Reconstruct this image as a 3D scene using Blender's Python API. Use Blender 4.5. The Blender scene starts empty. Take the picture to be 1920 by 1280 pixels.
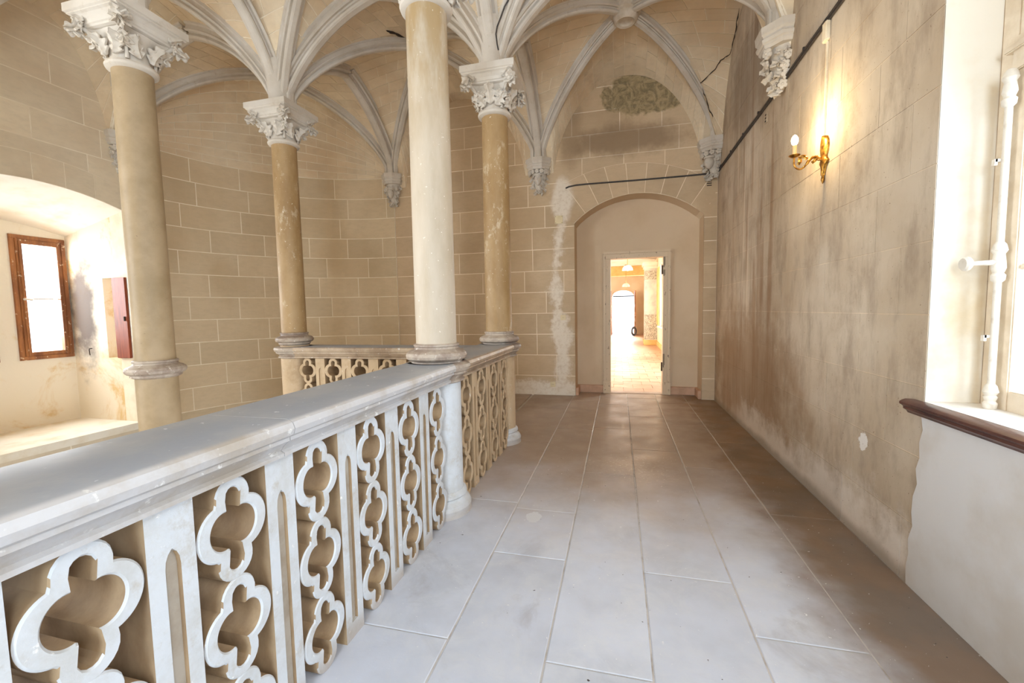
import bpy, bmesh, math, random
from math import sin, cos, pi, sqrt, radians, atan2, hypot
from mathutils import Vector, Matrix
R = random.Random(11)
sc = bpy.context.scene
COL = sc.collection
# ------------------------------------------------------------------ camera
cam_d = bpy.data.cameras.new('camera'); cam = bpy.data.objects.new('camera', cam_d); COL.objects.link(cam)
cam_d.sensor_width = 36.0; cam_d.lens = 796 / 1920 * 36; cam_d.clip_start = 0.02; cam_d.clip_end = 200
M = ((0.96985514, 0.0, -0.2436822), (0.24298987, -0.07532686, 0.96709968), (-0.01835581, -0.9971589, -0.07305614))
EYE = 1.40
m4 = Matrix(((M[0][0], -M[0][1], -M[0][2], 0), (M[1][0], -M[1][1], -M[1][2], 0), (M[2][0], -M[2][1], -M[2][2], EYE), (0, 0, 0, 1)))
cam.matrix_world = m4
sc.camera = cam
# ------------------------------------------------------------------ world, daylight, exposure
w = bpy.data.worlds.new('sky'); sc.world = w; w.use_nodes = True
bg = w.node_tree.nodes['Background']; bg.inputs[0].default_value = (0.86, 0.93, 1.0, 1); bg.inputs[1].default_value = 3.2
sc.view_settings.view_transform = 'Standard'; sc.view_settings.look = 'None'
sc.view_settings.exposure = 0.07; sc.view_settings.gamma = 1.0; sc.view_settings.use_curve_mapping = False
sc.cycles.max_bounces = 16; sc.cycles.diffuse_bounces = 9


def daylight(name, loc, target, sx, sy, watts, col=(0.93, 0.96, 1.0)):
    l = bpy.data.lights.new(name, 'AREA'); l.shape = 'RECTANGLE'; l.size = sx; l.size_y = sy; l.energy = watts; l.color = col
    o = bpy.data.objects.new(name, l); COL.objects.link(o); o.location = loc
    o.rotation_euler = (Vector(target) - Vector(loc)).to_track_quat('-Z', 'Y').to_euler()
    return o


daylight('daylight_window_right', (2.35, 1.5, 2.6), (0.0, 1.35, 2.0), 1.8, 3.2, 120, (0.70, 0.84, 1.0))
daylight('daylight_window_right_behind', (2.35, -1.7, 2.6), (0.0, -1.2, 2.0), 1.8, 3.2, 230, (0.70, 0.84, 1.0))
daylight('daylight_window_front', (0.1, -4.3, 2.3), (0.0, 0.5, 1.5), 1.9, 3.0, 270, (0.66, 0.82, 1.0))
daylight('daylight_embrasure_window_1', (-7.78, 3.23, 1.9), (-5.8, 3.05, 1.2), 0.60, 1.6, 95, (0.90, 0.95, 1.0))
daylight('daylight_embrasure_window_2', (-7.78, 4.0, 1.9), (-5.8, 3.9, 1.2), 0.60, 1.6, 95, (0.90, 0.95, 1.0))
daylight('added_fill_left_behind', (-7.2, -0.6, 2.1), (-3.0, 0.6, 2.1), 2.0, 3.0, 400, (0.88, 0.94, 1.0))  # unseen fill lamp, added to light the stairs and left side
daylight('daylight_corridor_near', (2.6, 10.0, 2.3), (0.0, 10.0, 0.7), 2.6, 2.2, 640, (0.86, 0.93, 1.0))
daylight('daylight_corridor_mid', (2.6, 14.4, 2.3), (0.0, 14.4, 0.7), 2.4, 2.2, 760, (0.86, 0.93, 1.0))
daylight('daylight_corridor_far', (2.6, 20.3, 2.3), (0.0, 20.3, 0.7), 2.0, 2.2, 760, (0.86, 0.93, 1.0))
daylight('daylight_corridor_end', (0.25, 26.0, 1.8), (0.2, 20.0, 1.6), 2.0, 3.0, 110, (1.0, 0.98, 0.96))


# ------------------------------------------------------------------ materials
def S(r, g, b):
    f = lambda c: c / 12.92 if c <= 0.04045 else ((c + 0.055) / 1.055) ** 2.4
    return (f(r / 255), f(g / 255), f(b / 255), 1)


class N:
    def __init__(s, name):
        s.m = bpy.data.materials.new(name); s.m.use_nodes = True; s.t = s.m.node_tree
        s.b = s.t.nodes['Principled BSDF']; s.out = s.t.nodes['Material Output']
        g = s.n('ShaderNodeNewGeometry'); s.pos = g.outputs['Position']

    def n(s, kind, **kw):
        x = s.t.nodes.new(kind)
        for k, v in kw.items(): setattr(x, k, v)
        return x

    def l(s, a, b): s.t.links.new(a, b)

    def put(s, sock, v):
        if hasattr(v, 'is_output') or isinstance(v, bpy.types.NodeSocket): s.l(v, sock)
        else: sock.default_value = v

    def noise(s, scale, detail=4, rough=0.6, vec=None, stretch=None, dist=0.0):
        v = vec or s.pos
        if stretch:
            mp = s.n('ShaderNodeMapping'); mp.inputs['Scale'].default_value = stretch; s.l(v, mp.inputs[0]); v = mp.outputs[0]
        x = s.n('ShaderNodeTexNoise'); s.l(v, x.inputs['Vector']); x.inputs['Scale'].default_value = scale
        x.inputs['Detail'].default_value = detail; x.inputs['Roughness'].default_value = rough; x.inputs['Distortion'].default_value = dist
        return x.outputs[0]

    def ramp(s, v, a, b, lo=0.0, hi=1.0):
        x = s.n('ShaderNodeMapRange'); x.interpolation_type = 'SMOOTHSTEP'
        s.put(x.inputs[0], v); x.inputs[1].default_value = a; x.inputs[2].default_value = b
        x.inputs[3].default_value = lo; x.inputs[4].default_value = hi
        return x.outputs[0]

    def math(s, op, a, b=0.0):
        x = s.n('ShaderNodeMath', operation=op); s.put(x.inputs[0], a); s.put(x.inputs[1], b); return x.outputs[0]

    def mix(s, f, a, b, mode='MIX'):
        x = s.n('ShaderNodeMix', data_type='RGBA', blend_type=mode)
        s.put(x.inputs[0], f); s.put(x.inputs[6], a); s.put(x.inputs[7], b)
        return x.outputs[2]

    def xyz(s):
        x = s.n('ShaderNodeSeparateXYZ'); s.l(s.pos, x.inputs[0]); return x.outputs

    def rnd(s):
        return s.n('ShaderNodeObjectInfo').outputs['Random']

    def done(s, col, rough=0.8, bump=None, strength=0.3, dist=0.004, metal=0.0):
        s.put(s.b.inputs['Base Color'], col); s.put(s.b.inputs['Roughness'], rough); s.b.inputs['Metallic'].default_value = metal
        if bump is not None:
            x = s.n('ShaderNodeBump'); x.inputs['Strength'].default_value = strength; x.inputs['Distance'].default_value = dist
            s.l(bump, x.inputs['Height']); s.l(x.outputs[0], s.b.inputs['Normal'])
        return s.m


def vary(n, c, amt):
    """piece to piece brightness differences"""
    h = n.n('ShaderNodeHueSaturation'); n.l(n.ramp(n.rnd(), 0, 1, 1 - amt, 1 + amt), h.inputs['Value']); n.put(h.inputs['Color'], c)
    return h.outputs[0]


def blob(n, axis_a, axis_b, ca, cb, ra, rb, soft=0.5, wob=0.35, sc_=3.0):
    """soft mask for a stain with a shape of its own, in two world axes"""
    x = n.xyz()
    nz = n.math('SUBTRACT', n.noise(sc_, 5, 0.65), 0.5)
    a = n.math('DIVIDE', n.math('SUBTRACT', x[axis_a], ca), ra); b = n.math('DIVIDE', n.math('SUBTRACT', x[axis_b], cb), rb)
    d = n.math('SQRT', n.math('ADD', n.math('MULTIPLY', a, a), n.math('MULTIPLY', b, b)))
    d = n.math('ADD', d, n.math('MULTIPLY', nz, wob * 4))
    return n.ramp(d, 1.0 + soft * 0.5, 1.0 - soft * 0.5)


def ashlar(name, c1, c2, amt=0.06):
    n = N(name)
    c = n.mix(n.ramp(n.noise(1.1, 5), 0.35, 0.68), c1, c2)
    c = n.mix(n.ramp(n.noise(7, 6, 0.7, stretch=(1, 1, 3)), 0.4, 0.75, 0, 0.35), c, tuple(0.72 * v for v in c1[:3]) + (1,))
    c = n.mix(n.ramp(n.noise(38, 3), 0.66, 0.76, 0, 0.4), c, S(214, 200, 178))
    return n, vary(n, c, amt)


def simple(name, c1, c2, scale=6, rough=0.8, bs=40, strength=0.25, metal=0.0, lo=0.35, hi=0.7, stretch=None):
    n = N(name); c = n.mix(n.ramp(n.noise(scale, 5, stretch=stretch), lo, hi), c1, c2)
    return n.done(c, rough, n.noise(bs, 4), strength, 0.003, metal)


MT = {}
# curved and left wall stone
n, c = ashlar('wall_stone', S(208, 188, 156), S(195, 172, 138))
MT['stone_curved'] = n.done(c, 0.85, n.noise(45, 4), 0.3, 0.003)
n, c = ashlar('left_wall_stone_lit', S(222, 208, 182), S(210, 192, 164))  # paler copy of the wall stone, window light put into its colour
MT['stone_left_lit'] = n.done(c, 0.85, n.noise(45, 4), 0.3, 0.003)
# vault web stone with damp staining
n, c = ashlar('vault_stone', S(224, 207, 178), S(208, 184, 150), 0.05)
c = n.mix(n.ramp(n.noise(0.9, 5, 0.65), 0.56, 0.72, 0, 0.45), c, S(150, 118, 84))
MT['stone_vault'] = n.done(c, 0.85, n.noise(45, 4), 0.3, 0.003)
# end wall stone: plaster repair beside the niche, dark damp bands, bared render in the lunette
n, c = ashlar('end_wall_stone', S(200, 176, 144), S(186, 161, 128))


def endwall_marks(n, c):
    x = n.xyz()
    c = n.mix(n.math('MULTIPLY', blob(n, 0, 2, 0.15, 3.95, 0.8, 0.22, 0.9), 0.7), c, S(128, 104, 78))
    c = n.mix(n.math('MULTIPLY', blob(n, 0, 2, -0.75, 4.1, 0.18, 0.5, 0.9), 0.5), c, S(132, 108, 80))
    g = n.mix(n.ramp(n.noise(5, 5, 0.7, dist=3.0), 0.35, 0.65), S(168, 148, 110), S(112, 100, 70))
    c = n.mix(n.math('MULTIPLY', blob(n, 0, 2, 0.44, 4.63, 0.62, 0.34, 0.16, 0.28, 3.0), .9), c, g)
    path = n.math('ADD', n.math('MULTIPLY', n.math('SINE', n.math('MULTIPLY', x[2], 2.6)), 0.06), -0.93)
    wd = n.math('ADD', n.math('MULTIPLY', n.noise(1.7, 3, stretch=(0.2, 0.2, 1)), 0.55), -0.17)
    d = n.math('ABSOLUTE', n.math('SUBTRACT', x[0], path))
    d = n.math('ADD', d, n.math('MULTIPLY', n.math('SUBTRACT', n.noise(9, 6, 0.7), 0.5), 0.3))
    m = n.ramp(n.math('SUBTRACT', d, wd), 0.06, -0.05)
    m = n.math('MULTIPLY', m, n.ramp(x[2], 3.35, 3.1))
    m = n.math('MULTIPLY', m, n.ramp(x[0], -0.66, -0.70))
    m2 = blob(n, 0, 2, -0.86, 3.15, 0.16, 0.3, 0.6)
    low = n.ramp(n.math('ADD', x[2], n.math('MULTIPLY', n.noise(5, 5, 0.7), -0.35)), 0.10, 0.0)
    low = n.math('MULTIPLY', low, n.ramp(x[0], -0.66, -0.70))
    m = n.math('MAXIMUM', n.math('MAXIMUM', m, m2), low)
    m = n.math('MULTIPLY', m, n.ramp(n.noise(20, 4), 0.25, 0.6, 0.55, 1.0))
    return n.mix(m, c, S(226, 214, 196))


c = endwall_marks(n, c)
MT['stone_end'] = n.done(c, 0.85, n.noise(45, 4), 0.35, 0.004)
n = N('end_wall_mortar'); c = endwall_marks(n, n.mix(n.ramp(n.noise(3), 0.3, 0.7), S(238, 224, 200), S(226, 208, 180)))
MT['mortar_end'] = n.done(c, 0.9)
# right wall: limewashed stone with brown streaks and pale salt blooms


def rightwall(name, c1, c2, amt):
    n = N(name); x = n.xyz()
    c = n.mix(n.ramp(n.noise(1.3, 5), 0.35, 0.65), c1, c2)
    c = n.mix(n.ramp(n.noise(5, 6, 0.7, stretch=(1, 1, 0.35)), 0.42, 0.70, 0, 0.7), c, S(152, 134, 114))
    c = n.mix(n.ramp(n.noise(2.1, 6, 0.7), 0.5, 0.7, 0, 0.5), c, S(150, 128, 104))
    st = n.ramp(n.noise(6.5, 3, 0.6, stretch=(1, 1, 0.06)), 0.5, 0.68)
    band = n.math('MULTIPLY', n.ramp(x[1], 3.9, 4.7), n.ramp(x[1], 6.4, 5.4))
    c = n.mix(n.math('MULTIPLY', st, n.math('MULTIPLY', band, 0.6)), c, S(140, 100, 62))
    st2 = n.ramp(n.noise(9, 3, 0.6, stretch=(1, 1, 0.05)), 0.56, 0.7)
    c = n.mix(n.math('MULTIPLY', st2, n.math('MULTIPLY', band, 0.5)), c, S(228, 214, 192))
    d = blob(n, 1, 2, 5.3, 0.6, 1.5, 0.7, 0.9)
    c = n.mix(n.math('MULTIPLY', d, 0.65), c, S(140, 104, 66))
    dk = blob(n, 1, 2, 5.4, 3.9, 0.7, 0.6, 0.9)
    c = n.mix(n.math('MULTIPLY', dk, 0.55), c, S(112, 92, 72))
    lo = n.ramp(n.math('ADD', x[2], n.math('MULTIPLY', n.noise(3.2, 5, 0.7), -0.75)), 0.0, -0.28)
    lo = n.math('MULTIPLY', lo, n.ramp(x[1], 6.0, 5.0))
    c = n.mix(n.math('MULTIPLY', lo, 0.85), c, S(222, 212, 200))
    lo2 = n.ramp(n.math('ADD', x[2], n.math('MULTIPLY', n.noise(4, 4), -0.1)), 0.05, -0.03)
    c = n.mix(n.math('MULTIPLY', lo2, 0.6), c, S(130, 112, 90))
    sp = blob(n, 1, 2, 2.88, 0.60, 0.045, 0.055, 0.2, 0.7, 12)
    c = n.mix(sp, c, S(232, 228, 222))
    c = n.mix(n.ramp(n.noise(60, 2), 0.7, 0.74, 0, 0.7), c, S(110, 84, 60))
    return n, vary(n, c, amt)


n, c = rightwall('right_wall_stone', S(198, 183, 162), S(184, 166, 142), 0.03)
MT['stone_right'] = n.done(c, 0.85, n.noise(30, 5), 0.35, 0.004)
n, c = rightwall('right_wall_mortar', S(220, 204, 180), S(205, 184, 154), 0.0)
MT['mortar_right'] = n.done(c, 0.9)
MT['mortar'] = simple('lime_mortar', S(238, 228, 208), S(226, 212, 188), 5, 0.9)
MT['reveal'] = simple('limewashed_reveal', S(230, 222, 206), S(212, 194, 162), 2.2, 0.85, lo=0.45, hi=0.75)
n = N('embrasure_lime'); x = n.xyz()
c = n.mix(n.ramp(n.noise(1.3, 6, 0.7, dist=0.6), 0.5, 0.66), S(232, 222, 202), S(214, 184, 130))
c = n.mix(n.math('MULTIPLY', n.math('MULTIPLY', blob(n, 0, 2, -7.2, 1.5, 0.26, 0.75, 0.9), n.ramp(x[1], 4.1, 4.25)), 0.95), c, S(78, 66, 60))
MT['embrasure'] = n.done(c, 0.85, n.noise(25, 5), 0.4, 0.005)
# carved limestone of ribs, capitals, tracery
n = N('carved_limestone')
c = n.mix(n.ramp(n.noise(2.5, 5), 0.35, 0.7), S(208, 200, 188), S(192, 181, 165))
c = n.mix(n.ramp(n.noise(9, 5, 0.7), 0.55, 0.75, 0, 0.5), c, S(176, 158, 134))
ao = n.n('ShaderNodeAmbientOcclusion'); ao.inputs['Distance'].default_value = 0.03
MT['carved'] = n.done(c, 0.8, n.noise(60, 4), 0.25, 0.002)
MT['boss'] = simple('boss_limestone', S(206, 194, 176), S(186, 170, 148), 9)
n = N('column_stone'); x = n.xyz()
c = n.mix(n.ramp(n.noise(3.0, 6, 0.65, stretch=(1, 1, 0.45)), 0.38, 0.66), S(170, 141, 99), S(148, 117, 74))
c = n.mix(n.ramp(n.noise(7.5, 6, 0.75, stretch=(1, 1, 0.5)), 0.56, 0.66, 0, 0.6), c, S(204, 188, 160))
c = n.mix(n.ramp(n.noise(42, 3), 0.68, 0.72, 0, 0.8), c, S(232, 224, 208))
MT['column'] = n.done(c, 0.55, n.noise(30, 4), 0.2, 0.002)
n = N('column_stone_pale'); x = n.xyz()
c = n.mix(n.ramp(n.noise(2.4, 6, 0.65, stretch=(1, 1, 0.3)), 0.38, 0.66), S(192, 178, 158), S(172, 156, 132))
c = n.mix(n.math('MULTIPLY', n.ramp(x[2], 2.2, 3.4), n.ramp(n.noise(3.5, 5, 0.7, stretch=(1, 1, 0.3)), 0.4, 0.6)), c, S(160, 134, 94))
c = n.mix(n.ramp(n.noise(40, 3), 0.68, 0.72, 0, 0.8), c, S(234, 228, 216))
MT['column_pale'] = n.done(c, 0.55, n.noise(30, 4), 0.2, 0.002)
n = N('column_stone_plain')
c = n.mix(n.ramp(n.noise(2.2, 6, 0.65), 0.38, 0.66), S(168, 146, 114), S(148, 127, 94))
c = n.mix(n.ramp(n.noise(55, 3), 0.70, 0.73, 0, 0.7), c, S(120, 100, 78))
MT['column_plain'] = n.done(c, 0.55, n.noise(30, 4), 0.2, 0.002)
n = N('worn_moulding_stone')
c = n.mix(n.ramp(n.noise(4, 6, 0.7), 0.4, 0.62), S(178, 164, 148), S(140, 122, 108))
c = n.mix(n.ramp(n.noise(22, 4), 0.62, 0.72), c, S(216, 208, 196))
MT['moulding'] = n.done(c, 0.5, n.noise(25, 5), 0.3, 0.004)
for rn, ra, rb in (('rail', S(194, 192, 192), S(174, 164, 152)), ('rail_warm_light', S(184, 164, 140), S(150, 128, 106))):  # second rail tone has the warmer light of the back runs painted in
  n = N('handrail_stone'); g = n.n('ShaderNodeNewGeometry'); sx = n.n('ShaderNodeSeparateXYZ'); n.l(g.outputs['Normal'], sx.inputs[0])
  c = n.mix(n.ramp(n.noise(3.4, 6, 0.7), 0.38, 0.66), ra, rb)
  c = n.mix(n.ramp(n.noise(24, 4), 0.62, 0.7), c, S(222, 220, 216))
  top = n.mix(n.ramp(n.noise(5, 5), 0.4, 0.7), S(142, 147, 155), S(154, 156, 159))
  top = n.mix(n.ramp(n.noise(28, 3), 0.68, 0.74), top, S(206, 208, 210))
  c = n.mix(n.ramp(sx.outputs[2], 0.93, 0.99), c, top)
  MT[rn] = n.done(c, 0.42, n.noise(25, 5), 0.25, 0.003)
n = N('balustrade_limestone')
c = n.mix(n.ramp(n.noise(4.5, 6, 0.7), 0.4, 0.7), S(204, 207, 210), S(190, 189, 186))
c = n.mix(n.ramp(n.noise(30, 4), 0.66, 0.74), c, S(236, 234, 230))
c = n.mix(n.ramp(n.noise(11, 6, 0.75), 0.52, 0.72, 0, 0.45), c, S(168, 152, 128))
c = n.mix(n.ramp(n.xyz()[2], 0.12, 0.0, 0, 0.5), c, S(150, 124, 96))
MT['tracery'] = n.done(c, 0.8, n.noise(24, 6, 0.7), 0.4, 0.004)
n = N('balustrade_warm_light_limestone')  # tan copy of the balustrade stone, warmer light painted into its colour
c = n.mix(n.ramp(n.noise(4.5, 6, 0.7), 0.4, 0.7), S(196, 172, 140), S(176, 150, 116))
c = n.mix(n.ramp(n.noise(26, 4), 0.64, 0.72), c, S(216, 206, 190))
MT['tracery_warm_light'] = n.done(c, 0.7, n.noise(40, 4), 0.25, 0.002)
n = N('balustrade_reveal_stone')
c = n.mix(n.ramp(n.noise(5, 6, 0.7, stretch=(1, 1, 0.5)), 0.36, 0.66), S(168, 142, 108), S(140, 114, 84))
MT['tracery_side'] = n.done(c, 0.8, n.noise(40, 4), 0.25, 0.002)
MT['recess'] = simple('sunk_panel_stone', S(176, 166, 152), S(156, 142, 124), 8)
# floor
n = N('flagstone'); x = n.xyz()
c = n.mix(n.ramp(n.noise(1.2, 5), 0.35, 0.68), S(204, 208, 219), S(184, 187, 195))
c = n.mix(n.ramp(n.noise(4, 7, 0.75, dist=0.5), 0.42, 0.7, 0, 0.6), c, S(210, 211, 214))
c = n.mix(n.ramp(n.noise(1.7, 6, 0.7, dist=0.8), 0.55, 0.75, 0, 0.35), c, S(132, 122, 116))
far = n.ramp(n.math('ADD', x[1], n.math('MULTIPLY', n.noise(2, 4), 1.6)), 2.9, 4.9)
c = n.mix(n.math('MULTIPLY', far, 0.85), c, S(148, 122, 94))
edge = n.ramp(n.math('ADD', x[0], n.math('MULTIPLY', n.noise(3, 4), 0.5)), 1.0, 1.4)  # brown strip by the right wall, shade below the sill painted in
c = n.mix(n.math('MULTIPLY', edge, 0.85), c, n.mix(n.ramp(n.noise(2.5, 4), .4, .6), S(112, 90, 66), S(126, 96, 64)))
c = n.mix(n.ramp(n.noise(48, 2), 0.715, 0.735), c, S(226, 226, 226))
c = n.mix(n.ramp(n.noise(33, 2, vec=None, stretch=(1.0, 1.1, 1)), 0.255, 0.24), c, S(52, 44, 40))
c = n.mix(n.math('MULTIPLY', blob(n, 0, 1, 0.12, 3.75, 0.34, 0.3, 0.9), n.ramp(n.noise(38, 3), 0.56, 0.62, 0, .5)), c, S(190, 178, 162))
c = n.mix(blob(n, 0, 1, -0.56, 2.73, 0.055, 0.075, 0.05, 0.35, 11), c, S(206, 206, 208))
c = vary(n, c, 0.05)
MT['flag'] = n.done(c, n.ramp(n.noise(3, 5), 0.3, 0.7, 0.32, 0.55), n.noise(14, 7, 0.7), 0.35, 0.004)
MT['flag_joint'] = simple('flagstone_joint', S(192, 186, 180), S(158, 148, 138), 7, 0.85, lo=0.45, hi=0.7)
MT['plaster'] = simple('niche_plaster', S(212, 190, 160), S(202, 178, 146), 1.3, 0.85)
MT['patch'] = simple('white_render_patch', S(216, 214, 212), S(204, 198, 190), 3, 0.8, 22, 0.3)
n = N('chipped_cream_paint'); c = n.mix(n.ramp(n.noise(26, 5, 0.7, stretch=(1, 1, 0.4)), 0.62, 0.66), S(212, 190, 158), S(104, 72, 50))
MT['doorpaint'] = n.done(c, 0.5, n.noise(20), 0.3, 0.002)
MT['skirting'] = simple('stone_skirting', S(206, 166, 138), S(186, 150, 122), 8)
MT['frame_cream'] = simple('aged_cream_paint', S(226, 212, 190), S(206, 188, 162), 7, 0.45)
MT['iron_white'] = simple('white_painted_iron', S(222, 214, 200), S(196, 182, 164), 30, 0.4, lo=0.5, hi=0.8)
n = N('weathered_oak'); c = n.mix(n.ramp(n.noise(7, 6, 0.7, stretch=(1, 1, 0.15)), 0.35, 0.65), S(176, 116, 66), S(122, 74, 42))
c = n.mix(n.ramp(n.noise(18, 5), 0.6, 0.7), c, S(226, 206, 176)); MT['oak'] = n.done(c, 0.55, n.noise(30, 4, stretch=(1, 1, 0.1)), 0.4, 0.003)
MT['redwood'] = simple('red_brown_wood', S(150, 72, 40), S(118, 52, 30), 9, 0.5, stretch=(4, 4, 0.4))
MT['sillwood'] = simple('dark_sill_wood', S(92, 60, 52), S(62, 40, 42), 9, 0.3)
MT['silltop'] = simple('white_sill_top', S(232, 228, 222), S(206, 190, 168), 5, 0.5, lo=0.5, hi=0.8)
MT['cable'] = simple('black_cable', S(46, 42, 40), S(66, 58, 52), 30, 0.5)
MT['trunking'] = simple('cream_trunking', S(232, 218, 190), S(214, 196, 164), 9, 0.5)
n = N('gilded_brass'); MT['brass'] = n.done(n.mix(n.ramp(n.noise(40), 0.35, 0.65), S(214, 160, 70), S(130, 84, 32)), 0.32, n.noise(60), 0.3, 0.002, 0.85)
MT['candle'] = simple('candle_sleeve', S(236, 200, 140), S(226, 180, 116), 9, 0.5)
MT['plate'] = simple('cream_cover_plate', S(222, 206, 166), S(210, 192, 150), 9, 0.5)
MT['dark'] = simple('dark_slot', S(58, 40, 28), S(40, 30, 24), 9, 0.7)
MT['crack'] = simple('crack_shadow', S(60, 46, 34), S(44, 34, 26), 9, 0.9)
n = N('terracotta_tile'); MT['terracotta'] = n.done(vary(n, n.mix(n.ramp(n.noise(3, 5), 0.35, 0.65), S(196, 158, 130), S(178, 138, 110)), 0.08), 0.42, n.noise(12), 0.3, 0.002)
MT['tile_joint'] = simple('tile_joint', S(170, 140, 118), S(150, 122, 100), 9)
MT['corridor_wall'] = simple('corridor_cream_plaster', S(240, 228, 204), S(230, 214, 184), 1.2)
MT['corridor_ceiling'] = simple('corridor_ceiling_plaster', S(232, 224, 212), S(220, 210, 194), 1.2)
MT['beam'] = simple('ochre_beam', S(224, 190, 128), S(206, 168, 104), 4)
MT['pier'] = simple('painted_pier', S(214, 210, 200), S(180, 180, 178), 3.0)
n = N('stencilled_ornament'); MT['ornament'] = n.done(n.mix(n.ramp(n.noise(16, 3, 0.4, dist=2.5), 0.47, 0.53), S(200, 194, 180), S(142, 138, 126)), 0.8)
MT['shutter'] = simple('ochre_shutter', S(226, 186, 120), S(212, 168, 100), 3)
MT['milk'] = simple('opal_glass', S(246, 244, 238), S(240, 236, 228), 3, 0.2)
MT['tread'] = simple('stair_tread', S(176, 168, 158), S(150, 138, 124), 4, 0.5)
n = N('window_glass'); tr = n.n('ShaderNodeBsdfTransparent'); gl = n.n('ShaderNodeBsdfGlossy'); gl.inputs['Roughness'].default_value = 0.05
mx = n.n('ShaderNodeMixShader'); mx.inputs[0].default_value = 0.05; n.l(tr.outputs[0], mx.inputs[1]); n.l(gl.outputs[0], mx.inputs[2]); n.l(mx.outputs[0], n.out.inputs[0]); MT['glass'] = n.m


def emit(name, col, k):
    n = N(name); n.b.inputs['Base Color'].default_value = col; n.b.inputs['Emission Color'].default_value = col; n.b.inputs['Emission Strength'].default_value = k
    return n.m


MT['bulb'] = emit('glowing_bulb', (1.0, 0.80, 0.50, 1), 60)


# ------------------------------------------------------------------ object helpers
def mesh(name, verts, faces, mat, smooth=None):
    me = bpy.data.meshes.new(name); me.from_pydata([tuple(v) for v in verts], [], faces); me.update()
    bm = bmesh.new(); bm.from_mesh(me); bmesh.ops.recalc_face_normals(bm, faces=bm.faces); bm.to_mesh(me); bm.free()
    for m in (mat if isinstance(mat, (list, tuple)) else [mat]): me.materials.append(MT[m])
    if smooth is not None:
        me.shade_smooth(); me.set_sharp_from_angle(angle=radians(smooth))
    return me


def put(name, me, parent=None, loc=(0, 0, 0), rot=(0, 0, 0), scale=None):
    o = bpy.data.objects.new(name, me); COL.objects.link(o); o.location = loc; o.rotation_euler = rot
    if scale: o.scale = scale
    if parent: o.parent = parent
    return o


def obj(name, verts, faces, mat, parent=None, smooth=None, loc=(0, 0, 0), rot=(0, 0, 0)):
    return put(name, mesh(name, verts, faces, mat, smooth), parent, loc, rot)


def tag(o, label, cat, group=None):
    o['label'] = label; o['category'] = cat
    if group: o['group'] = group
    return o


def empty(name, loc=(0, 0, 0), rot=(0, 0, 0)):
    o = bpy.data.objects.new(name, None); COL.objects.link(o); o.location = loc; o.rotation_euler = rot; o.empty_display_size = 0.1
    return o


def struct(o): o['kind'] = 'structure'; return o


class MB:
    def __init__(s): s.v = []; s.f = []

    def add(s, v, f):
        k = len(s.v); s.v += [Vector(p) for p in v]; s.f += [tuple(i + k for i in q) for q in f]

    def box(s, a, b):
        (x0, y0, z0), (x1, y1, z1) = a, b
        s.add([(x0, y0, z0), (x1, y0, z0), (x1, y1, z0), (x0, y1, z0), (x0, y0, z1), (x1, y0, z1), (x1, y1, z1), (x0, y1, z1)],
              [(0, 3, 2, 1), (4, 5, 6, 7), (0, 1, 5, 4), (1, 2, 6, 5), (2, 3, 7, 6), (3, 0, 4, 7)]); return s

    def tube(s, pts, r, k=10, caps=True):
        rs = r if isinstance(r, (list, tuple)) else [r] * len(pts); pts = [Vector(p) for p in pts]; rings = []
        up = None
        for i, p in enumerate(pts):
            d = (pts[min(i + 1, len(pts) - 1)] - pts[max(i - 1, 0)]).normalized()
            if up is None: up = Vector((0, 0, 1)) if abs(d.z) < 0.9 else Vector((1, 0, 0))
            a = d.cross(up).normalized(); up = a.cross(d).normalized()
            rings.append([p + (a * cos(2 * pi * j / k) + up * sin(2 * pi * j / k)) * rs[i] for j in range(k)])
        s.loft(rings, True, caps); return s

    def loft(s, rings, closed=True, caps=True):
        v = [p for r in rings for p in r]; k = len(rings[0]); f = []
        for i in range(len(rings) - 1):
            for j in range(k if closed else k - 1):
                f.append((i * k + j, i * k + (j + 1) % k, (i + 1) * k + (j + 1) % k, (i + 1) * k + j))
        if caps and closed: f.append(tuple(range(k))); f.append(tuple((len(rings) - 1) * k + j for j in range(k)))
        s.add(v, f); return s

    def lathe(s, prof, k=32, c=(0, 0), a0=0.0, a1=2 * pi):
        full = abs(a1 - a0 - 2 * pi) < 1e-6; m = k if full else k + 1
        rings = [[Vector((c[0] + r * cos(a0 + (a1 - a0) * j / k), c[1] + r * sin(a0 + (a1 - a0) * j / k), z)) for j in range(m)] for r, z in prof]
        s.loft(rings, full, full); return s

    def put(s, name, mat, parent=None, smooth=None, **k): return obj(name, s.v, s.f, mat, parent, smooth, **k)

    def me(s, name, mat, smooth=None): return mesh(name, s.v, s.f, mat, smooth)


def box(name, a, b, mat, parent=None, bev=0.0):
    if bev:
        (x0, y0, z0), (x1, y1, z1) = a, b
        bm = bmesh.new(); bmesh.ops.create_cube(bm, size=1)
        for v in bm.verts: v.co = ((x0 + x1) / 2 + v.co.x * (x1 - x0), (y0 + y1) / 2 + v.co.y * (y1 - y0), (z0 + z1) / 2 + v.co.z * (z1 - z0))
        bmesh.ops.bevel(bm, geom=list(bm.edges), offset=bev, segments=2, affect='EDGES')
        me = bpy.data.meshes.new(name); bm.to_mesh(me); bm.free(); me.materials.append(MT[mat]); me.shade_smooth(); me.set_sharp_from_angle(angle=radians(40))
        return put(name, me, parent)
    return MB().box(a, b).put(name, mat, parent)


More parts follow.
